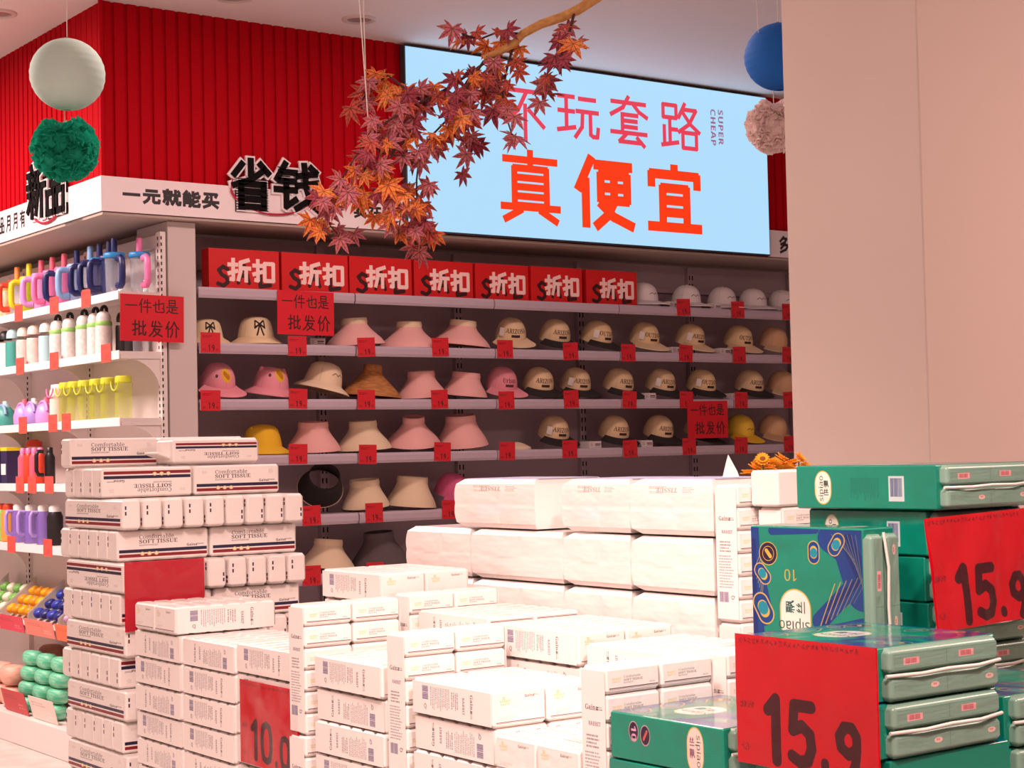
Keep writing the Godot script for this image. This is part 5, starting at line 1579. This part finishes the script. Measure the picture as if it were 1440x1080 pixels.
	flask("green bottle beyond the orange capped one", Vector3(0.2, Y[4], -1.95), jug, c.green, jc, c.red, "odd bottles on the jug shelf")

# ---------------------------------------------------------------- snack bins at the foot of the drinkware shelving
func pillow(s: Vector3) -> ArrayMesh:
	var m := MB.new()
	var pr := []
	for k in 9:
		var a := -PI / 2 + PI * k / 8.0
		pr.append(Vector2(0.5 * pow(maxf(cos(a), 0.0), 0.5), 0.5 * sin(a)))
	pr[0].x = 0.0
	pr[8].x = 0.0
	m.lathe(pr, 14)
	for i in m.v.size(): m.v[i] = m.v[i] * s
	return m.mesh()

func build_bins() -> void:
	var pm := mat("bin_plastic", rgb(206, 194, 186), 0.5)
	var names_ := ["lilac", "blue", "yellow", "green and white"]
	var cols := [[mat("wrap_lilac", rgb(206, 176, 214), 0.35), mat("wrap_peach", rgb(232, 190, 150), 0.35)], [mat("wrap_blue", rgb(46, 64, 170), 0.35), mat("wrap_navy", rgb(36, 44, 120), 0.35)], [mat("wrap_yellow", rgb(244, 176, 30), 0.35), mat("wrap_amber", rgb(236, 152, 24), 0.35)], [mat("wrap_green", rgb(120, 186, 90), 0.35), mat("wrap_pale", rgb(232, 232, 206), 0.35)]]
	var zr := [[-0.87, -0.52], [-1.30, -0.88], [-1.70, -1.31], [-2.15, -1.71]]
	var pk := pillow(Vector3(0.062, 0.044, 0.074))
	for i in 4:
		var zc: float = (zr[i][0] + zr[i][1]) / 2
		var w: float = zr[i][1] - zr[i][0]
		var t := thing("snack_bin", "sloping open bin holding %s packets" % names_[i], "bin", Vector3(0.11, 0.594, zc), 0.0, "sloping snack bins")
		for k in [-1.0, 1.0]:
			var s := MB.new()
			s.prism(PackedVector2Array([Vector2(0, 0), Vector2(0.2, 0.0), Vector2(0.2, 0.24), Vector2(0.0, 0.075)]), -0.002, 0.002, Vector3(0, 0, k * (w / 2 - 0.003)))
			part(t, "side", s.mesh(), pm)
		var f := MB.new()
		f.prism(PackedVector2Array([Vector2(0, 0.0), Vector2(0.2, 0.0), Vector2(0.2, 0.15), Vector2(0.0, 0.008)]), -w / 2 + 0.006, w / 2 - 0.006)
		part(t, "sloping_floor", f.mesh(), pm)
		for k in 12:
			var row := k / 4
			var x := 0.145 + row * 0.062
			solo("snack_packet", "%s snack packet, %s row of its bin, %s from the corner post" % [names_[i], ["front", "middle", "rear"][row], ["fourth", "third", "second", "first"][k % 4]], "packet", pk, cols[i][(k + row) % 2], Vector3(x, 0.594 + 0.008 + 0.71 * (x - 0.11) + 0.046, zc - w * 0.345 + w * 0.23 * (k % 4)), Basis.from_euler(Vector3(rng.randf_range(-0.15, 0.15), rng.randf_range(-0.2, 0.2), 0.6)), "%s packets in the sloping bin" % names_[i])
		var card := MB.new()
		card.box(Vector3.ZERO, Vector3(0.003, 0.085, w - 0.02), 0.0, Basis(), [R0, Rect2(0, 0, 1, 1), R0, R0, R0, R0])
		solo("shelf_card", "%s price card below the %s packets" % [["orange", "pale red", "pink", "red"][i], names_[i]], "price card", card.mesh(), card_mat(i), Vector3(0.09, 0.606, zc), Basis(Vector3.BACK, 0.2), "price cards of the snack bins")
	# bottom deck
	var mint := mat("wrap_mint", Color.WHITE, 0.4, {"albedo_texture": noise_tex(0.04, rgb(60, 190, 140), rgb(186, 220, 196), 128, 61)})
	var roll := pillow(Vector3(0.1, 0.078, 0.2))
	for r in 4:
		for k in 3:
			solo("mint_tissue_roll", "mint green wrapped roll, %s row, %s from the corner stack" % [["bottom", "second", "third", "top"][r], ["first", "second", "third"][k]], "wrapped roll", roll, mint, Vector3(0.12 + r * 0.012, 0.1905 + r * 0.079, -0.95 - k * 0.205), Basis(), "mint green wrapped rolls")
	var pinkm := mat("wrap_salmon", Color.WHITE, 0.5, {"albedo_texture": noise_tex(0.03, rgb(226, 150, 130), rgb(244, 196, 176), 128, 66)})
	var big := pillow(Vector3(0.14, 0.11, 0.19))
	for k in 4:
		solo("salmon_pack", "soft salmon pink pack beside the mint rolls, %s" % ["lower front", "lower rear", "upper front", "upper rear"][k], "soft pack", big, pinkm, Vector3(0.13, 0.207 + (k / 2) * 0.112, -1.58 - (k % 2) * 0.2), Basis(), "salmon pink soft packs")
	var brown := mat("wrap_brown", rgb(170, 108, 88), 0.5)
	for k in 3: solo("brown_pack", "dark brown soft pack behind the mint rolls, %s" % ["bottom", "second", "third", "top"][k], "soft pack", big, brown, Vector3(0.274, 0.207 + 0.112 * k, -1.4), Basis(), "brown soft packs")
	for i in 2:
		var card := MB.new()
		card.box(Vector3.ZERO, Vector3(0.003, 0.12, 0.34), 0.0, Basis(), [R0, Rect2(0, 0, 1, 1), R0, R0, R0, R0])
		solo("shelf_card", ["white price card below the mint rolls", "red price card below the salmon packs"][i], "price card", card.mesh(), card_mat(3 + i), Vector3(0.04, 0.212, -0.92 - i * 0.4), Basis(Vector3.BACK, 0.25), "price cards of the snack bins")

func card_mat(i: int) -> StandardMaterial3D:
	var key := "card_print_%d" % i
	if mats.has(key): return mats[key]
	var c: Color = [rgb(236, 108, 66), rgb(240, 128, 112), rgb(220, 64, 84), rgb(244, 214, 204), rgb(196, 40, 46)][i]
	var im := canvas(128, 64, c)
	fine_print(im, 12, 14, 70, 14, 7, c.darkened(0.25))
	fine_print(im, 84, 36, 34, 18, 9, c.lightened(0.4))
	return print_mat(key, im, 0.4)

# ---------------------------------------------------------------- hanging paper decorations
func string(t: Node3D, a: Vector3, b: Vector3) -> void:
	var m := MB.new()
	m.tube([a, (a + b) / 2, b], 0.0016, 6)
	part(t, "string", m.mesh(), mat("string_white", rgb(226, 214, 206), 0.6))

func lantern(label: String, at: Vector3, r: float, m: Material, extra := Vector3.ZERO) -> void:
	var t := thing("paper_lantern", label, "paper lantern", at, 0.0, "hanging paper lanterns")
	var b := MB.new()
	var pr := []
	for k in 57:
		var a := -PI / 2 * 0.94 + PI * 0.94 * k / 56.0
		var bump := 1.0 + 0.006 * sin(k * TAU / 4.0)
		pr.append(Vector2(r * cos(a) * bump, r * sin(a) * 0.97))
	b.lathe(pr, 40)
	part(t, "paper_globe", b.mesh(), m)
	var f := MB.new()
	var ring := []
	for k in 17: ring.append(Vector3(cos(TAU * k / 16.0) * r * 0.16, r * 0.955, sin(TAU * k / 16.0) * r * 0.16))
	f.tube(ring, 0.002, 6)
	f.tube([Vector3(-r * 0.16, r * 0.955, 0), Vector3(0, r * 1.02, 0), Vector3(r * 0.16, r * 0.955, 0)], 0.0018, 6)
	part(t, "wire_frame", f.mesh(), mat("wire_grey", rgb(150, 146, 140), 0.4))
	string(t, Vector3(0, r * 1.02, 0), Vector3(0, 3.634 - at.y, 0))
	if extra != Vector3.ZERO: string(t, Vector3(-r * 0.8, r * 0.6, 0), extra)

func pompom(label: String, at: Vector3, r: float, m: Material, n: int, up: float, two: bool) -> void:
	var t := thing("paper_pompom", label, "paper pompom", at, 0.0, "hanging tissue pompoms")
	var g := RandomNumberGenerator.new()
	g.seed = int(r * 10000)
	var b := MB.new()
	for k in n:
		var y := 1.0 - 2.0 * (k + 0.5) / n
		var a := k * 2.39996
		var d := Vector3(cos(a) * sqrt(1 - y * y), y, sin(a) * sqrt(1 - y * y))
		var x := d.cross(Vector3(g.randf() - 0.5, g.randf() - 0.5, g.randf() - 0.5)).normalized()
		var z := d.cross(x)
		# a ruffled fan of tissue opening outward
		var rings := []
		for j in 4:
			var f := j / 3.0
			var line := []
			for i in 11:
				var e := (i / 10.0 - 0.5) * 2.0
				var spread := e * (0.12 + 0.55 * f) * r
				var ruf := sin(i * 2.3 + k) * 0.10 * r * f * f + 0.05 * r * f * sin(i * 5.1 + k * 1.7)
				var out := r * (0.35 + 0.62 * f) - 0.16 * r * e * e * f + g.randf_range(-0.03, 0.03) * r * f
				var p := d * out + x * spread + z * ruf
				if two: p.y -= 0.28 * r * exp(-pow(p.dot(Vector3(0.807, 0, 0.59)) / (0.25 * r), 2.0)) * smoothstep(0.2 * r, 0.9 * r, p.y)
				line.append(p)
			rings.append(line)
		for j in 3:
			for i in 10:
				var p0: Vector3 = rings[j][i]
				var p1: Vector3 = rings[j][i + 1]
				var p2: Vector3 = rings[j + 1][i + 1]
				var p3: Vector3 = rings[j + 1][i]
				var nn := (p1 - p0).cross(p3 - p0).normalized()
				b.tri(p0, p1, p2, nn, nn, nn)
				b.tri(p0, p2, p3, nn, nn, nn)
	var core := MB.new()
	var cp := []
	for k in 13:
		var a := -PI / 2 + PI * k / 12.0
		cp.append(Vector2(maxf(0.0, cos(a)) * r * 0.84, sin(a) * r * 0.76))
	core.lathe(cp, 20)
	part(t, "added_core", core.mesh(), m)  # plain core added to keep the gaps between ruffles from going dark
	part(t, "ruffles", b.mesh(), m)
	string(t, Vector3(0, r * 0.3, 0), Vector3(0, up, 0))

func build_hanging() -> void:
	lantern("pale mint paper lantern hanging before the red wall's corner", Vector3(-0.876, 2.824, 1.809), 0.13, mat("paper_mint", rgb(206, 236, 224), 0.8, {"backlight_enabled": true, "backlight": Color(0.3, 0.34, 0.32)}))
	pompom("teal tissue pompom hanging under the mint lantern", Vector3(-0.882, 2.565, 1.793), 0.118, mat("tissue_teal", rgb(20, 176, 146), 0.85, {"backlight_enabled": true, "backlight": Color(0.06, 0.5, 0.4)}), 90, 0.135, true)
	lantern("deep blue paper lantern half hidden by the column", Vector3(1.36, 2.9, 3.072), 0.128, mat("paper_blue", rgb(0, 104, 196), 0.75, {"backlight_enabled": true, "backlight": Color(0.0, 0.25, 0.5)}), Vector3(-0.22, 0.55, 0.1))
	pompom("white tissue pompom hanging under the blue lantern", Vector3(1.345, 2.648, 3.052), 0.105, mat("tissue_white", rgb(244, 224, 220), 0.85, {"backlight_enabled": true, "backlight": Color(0.6, 0.54, 0.52)}), 90, 0.13, true)
	# yellow artificial flowers behind the tissue packs
	var t := thing("flower_bunch", "bunch of orange yellow artificial flowers behind the white packs", "flowers", Vector3(-0.36, 1.29, 5.0 - 0.28))
	t.position = Vector3(-0.25, 1.272, 4.62)
	t.scale = Vector3(1, 1, 1)
	var pm := mat("petal_orange", rgb(244, 160, 30), 0.8)
	var dk := mat("flower_heart", rgb(130, 70, 20), 0.9)
	var st := MB.new()
	var pt := MB.new()
	for k in 14:
		var a := TAU * k / 14.0
		for j in 2:
			pt.prism(PackedVector2Array([Vector2(0.003, -0.003), Vector2(0.013, -0.0045), Vector2(0.019, 0.0), Vector2(0.013, 0.0045), Vector2(0.003, 0.003)]), -0.0006, 0.0006, Vector3.ZERO, Basis(Vector3.UP, a + j * 0.2) * Basis(Vector3.BACK, 0.2 + j * 0.45) * Basis(Vector3.RIGHT, PI / 2))
	var petal := pt.mesh()
	var hm := MB.new()
	hm.lathe([Vector2(0.0, 0.008), Vector2(0.007, 0.006), Vector2(0.009, 0.0)], 10)
	var heart := hm.mesh()
	for k in 16:
		var p := Vector3((k % 8) * 0.02 - 0.07, 0.128 + 0.012 * ((k * 7) % 3) + 0.01 * (k / 8), (k / 8) * 0.05 - 0.03)
		var f := part(t, "flower", petal, pm, p, Basis.from_euler(Vector3(0.5 + rng.randf_range(-0.4, 0.4), rng.randf() * TAU, 0)))
		part(f, "flower_heart", heart, dk)
		st.tube([Vector3(p.x * 0.3, -0.2, p.z * 0.3), p - Vector3(0, 0.004, 0)], 0.0015, 5)
	part(t, "stems", st.mesh(), mat("stem_green", rgb(70, 96, 50), 0.8))
	var pot := MB.new()
	pot.lathe([Vector2(0.0, -0.3), Vector2(0.04, -0.3), Vector2(0.055, -0.1), Vector2(0.05, -0.1), Vector2(0.0, -0.12)], 20)
	part(t, "pot", pot.mesh(), mat("pot_clay", rgb(150, 90, 60), 0.8))
	riser(-0.31, -0.19, 4.55, 4.70, 0.9715)

# ---------------------------------------------------------------- maple garland
func leaf_mesh() -> ArrayMesh:
	# seven pointed lobes with teeth; folded a little along the midrib
	var lobes := [[-90.0, 0.1], [-38.0, 0.62], [2.0, 0.86], [46.0, 0.96], [90.0, 1.0], [134.0, 0.96], [178.0, 0.86], [218.0, 0.62]]
	var pts := []
	for i in lobes.size():
		var a: float = lobes[i][0]
		var l: float = lobes[i][1]
		var nx: Array = lobes[(i + 1) % lobes.size()]
		var an: float = nx[0] if nx[0] > a else nx[0] + 360.0
		if i == 0:
			pts.append(Vector2.from_angle(deg_to_rad(a)) * 0.1)
		else:
			pts.append(Vector2.from_angle(deg_to_rad(a - 13.0)) * l * 0.62)
			pts.append(Vector2.from_angle(deg_to_rad(a)) * l)
			pts.append(Vector2.from_angle(deg_to_rad(a + 13.0)) * l * 0.62)
		pts.append(Vector2.from_angle(deg_to_rad((a + an) / 2)) * (0.42 if i > 0 and i < 7 else 0.2))
	var b := MB.new()
	var z := func(p: Vector2) -> Vector3: return Vector3(p.x, p.y, 0.18 * absf(p.x) - 0.28 * p.length_squared()) * 0.05
	var c := Vector2(0, 0.0)
	for i in pts.size():
		var p: Vector2 = pts[i]
		var q: Vector2 = pts[(i + 1) % pts.size()]
		var A: Vector3 = z.call(c)
		var B: Vector3 = z.call(p)
		var C: Vector3 = z.call(q)
		var nn := (B - A).cross(C - A).normalized()
		var lift := Vector3(0, 0, 0.0004)
		var uv := func(k: Vector2) -> Vector2: return Vector2(0.5 + k.x * 0.48, 0.5 - k.y * 0.48)
		b.tri(A + lift, B + lift, C + lift, nn, nn, nn, uv.call(c), uv.call(p), uv.call(q))
		b.tri(A - lift, B - lift, C - lift, -nn, -nn, -nn, uv.call(c), uv.call(p), uv.call(q))
	return b.mesh()

func leaf_mat(key: String, c: Color, vein: Color) -> StandardMaterial3D:
	var im := canvas(128, 128, c)
	var g := RandomNumberGenerator.new()
	g.seed = key.hash()
	for k in 60: seg(im, Vector2(g.randf() * 128, g.randf() * 128), Vector2(g.randf() * 128, g.randf() * 128), 7, c.lerp(Color(c.r * g.randf_range(0.8, 1.15), c.g * g.randf_range(0.7, 1.2), c.b * g.randf_range(0.8, 1.2)), 0.5))
	for a in [-38.0, 2.0, 46.0, 90.0, 134.0, 178.0, 218.0]:
		var d: Vector2 = Vector2(cos(deg_to_rad(a)), -sin(deg_to_rad(a)))
		seg(im, Vector2(64, 64), Vector2(64, 64) + d * 52, 2.2, vein)
		for k in [0.35, 0.6]:
			seg(im, Vector2(64, 64) + d * 52 * k, Vector2(64, 64) + d * 52 * k + d.rotated(0.6) * 14, 1.2, vein)
			seg(im, Vector2(64, 64) + d * 52 * k, Vector2(64, 64) + d * 52 * k + d.rotated(-0.6) * 14, 1.2, vein)
	return print_mat(key, im, 0.7, {"backlight_enabled": true, "backlight": Color(c.r * 0.55, c.g * 0.5, c.b * 0.5)})

func build_garland() -> void:
	var S := [
		["branch", [Vector3(-0.235, 2.700, 4.007), Vector3(-0.297, 2.651, 3.959), Vector3(-0.331, 2.633, 3.934), Vector3(-0.377, 2.615, 3.899), Vector3(-0.416, 2.590, 3.869), Vector3(-0.436, 2.563, 3.854), Vector3(-0.470, 2.541, 3.828), Vector3(-0.501, 2.527, 3.804)]],
		["s1", [Vector3(-0.485, 2.526, 3.816), Vector3(-0.545, 2.466, 3.731), Vector3(-0.621, 2.420, 3.705), Vector3(-0.714, 2.372, 3.707), Vector3(-0.798, 2.312, 3.698), Vector3(-0.839, 2.249, 3.691), Vector3(-0.868, 2.186, 3.657), Vector3(-0.884, 2.127, 3.598), Vector3(-0.846, 2.087, 3.557), Vector3(-0.788, 2.056, 3.525)]],
		["s2", [Vector3(-0.500, 2.519, 3.804), Vector3(-0.573, 2.433, 3.821), Vector3(-0.621, 2.358, 3.839), Vector3(-0.644, 2.320, 3.771), Vector3(-0.644, 2.265, 3.699), Vector3(-0.619, 2.198, 3.641), Vector3(-0.589, 2.127, 3.602), Vector3(-0.569, 2.032, 3.583)]],
		["s3", [Vector3(-0.462, 2.533, 3.833), Vector3(-0.468, 2.470, 3.789), Vector3(-0.460, 2.437, 3.703), Vector3(-0.470, 2.393, 3.671), Vector3(-0.466, 2.331, 3.686), Vector3(-0.490, 2.260, 3.712)]],
		["s4", [Vector3(-0.436, 2.560, 3.853), Vector3(-0.433, 2.498, 3.815), Vector3(-0.458, 2.425, 3.827), Vector3(-0.482, 2.356, 3.878), Vector3(-0.496, 2.300, 3.920)]],
		["s5", [Vector3(-0.303, 2.648, 3.955), Vector3(-0.352, 2.569, 3.989), Vector3(-0.398, 2.502, 4.009), Vector3(-0.403, 2.465, 3.953), Vector3(-0.393, 2.421, 3.888)]],
		["s6", [Vector3(-0.624, 2.419, 3.709), Vector3(-0.654, 2.456, 3.651), Vector3(-0.655, 2.511, 3.563), Vector3(-0.693, 2.467, 3.512), Vector3(-0.723, 2.407, 3.503)]],
		["s7", [Vector3(-0.416, 2.590, 3.869), Vector3(-0.453, 2.604, 3.807), Vector3(-0.508, 2.579, 3.800), Vector3(-0.579, 2.579, 3.820)]],
		["s8", [Vector3(-0.685, 2.373, 3.662), Vector3(-0.717, 2.295, 3.709), Vector3(-0.763, 2.232, 3.727), Vector3(-0.741, 2.173, 3.689), Vector3(-0.679, 2.133, 3.662), Vector3(-0.656, 2.064, 3.604)]],
		["s9", [Vector3(-0.778, 2.270, 3.589), Vector3(-0.738, 2.237, 3.578), Vector3(-0.716, 2.190, 3.502), Vector3(-0.699, 2.134, 3.491)]],
	]
	var t := thing("maple_garland", "hanging artificial maple branch with orange and dusky red leaves", "garland")
	var bm := MB.new()
	var bp: Array = S[0][1].duplicate()
	bp.push_front(Vector3(-0.05, 2.86, 4.13))
	bp.push_front(Vector3(0.06, 3.05, 4.2))
	bp.push_front(Vector3(0.1, 3.633, 4.22))
	bm.tube(bp, 0.017, 10, 0.009)
	part(t, "branch", bm.mesh(), mat("branch_bark", Color.WHITE, 0.8, {"albedo_texture": noise_tex(0.05, rgb(170, 116, 60), rgb(226, 178, 110), 128, 21), "uv1_triplanar": true, "uv1_scale": Vector3(6, 6, 6)}))
	var tw := mat("twig_dark", rgb(72, 40, 36), 0.8)
	var lm := leaf_mesh()
	var orange := [leaf_mat("leaf_orange", rgb(244, 138, 62), rgb(160, 66, 36)), leaf_mat("leaf_amber", rgb(250, 164, 84), rgb(176, 84, 40))]
	var red := [leaf_mat("leaf_wine", rgb(172, 66, 80), rgb(86, 26, 40)), leaf_mat("leaf_rose", rgb(206, 122, 122), rgb(120, 50, 58)), leaf_mat("leaf_russet", rgb(206, 92, 68), rgb(116, 42, 34))]
	var g := RandomNumberGenerator.new()
	g.seed = 77
	var back := Vector3(-0.59, 0.0, 0.807)
	for s in range(1, S.size()):
		var pts: Array = S[s][1]
		var cv := Curve3D.new()
		for p in pts: cv.add_point(p)
		var L := cv.get_baked_length()
		var m := MB.new()
		var path := []
		for k in 14: path.append(cv.sample_baked(L * k / 13.0))
		m.tube(path, 0.004, 6, 0.0018)
		part(t, "twig", m.mesh(), tw)
		var n := int(L / (0.0145 if s in [1, 2, 8] else 0.021)) 
		for k in n:
			var f := (k + g.randf()) / n
			if s in [1, 2, 3, 4] and f < 0.06: continue
			var p := cv.sample_baked(L * f)
			var wide := 0.045 if s in [1, 2, 8, 9] else 0.03
			p += Vector3(0.807, 0, 0.59) * g.randf_range(-wide, wide) + Vector3.UP * g.randf_range(-0.035, 0.02) + back * g.randf_range(-0.03, 0.04)
			var sz := g.randf_range(0.72, 1.12)
			# leaves hang point down, turned this way and that, roughly towards the shop floor
			var nrm := (back * 1.0 + Vector3(g.randf_range(-0.8, 0.8), g.randf_range(-0.1, 0.7), g.randf_range(-0.8, 0.8))).normalized()
			var dn := (Vector3.DOWN + Vector3(g.randf_range(-0.7, 0.7), g.randf_range(0.0, 0.8), g.randf_range(-0.7, 0.7))).normalized()
			var x := dn.cross(nrm).normalized()
			var y := nrm.cross(x).normalized()
			var low: bool = s in [1, 2, 8, 9] and f > 0.35 or s == 6
			var mt: Material
			if g.randf() < (0.45 if low else 0.18): mt = orange[g.randi() % 2]
			else: mt = red[1] if low and g.randf() < 0.6 else red[g.randi() % 3]
			part(t, "leaf", lm, mt, p, Basis(x, y, nrm).scaled_local(Vector3(sz, sz, sz)))
	for q in [[Vector3(-0.693, 2.467, 3.512), Vector3(-0.70, 3.633, 3.5)], [Vector3(-0.80, 2.31, 3.698), Vector3(-0.86, 3.633, 3.66)]]:
		string(t, q[0], q[1])
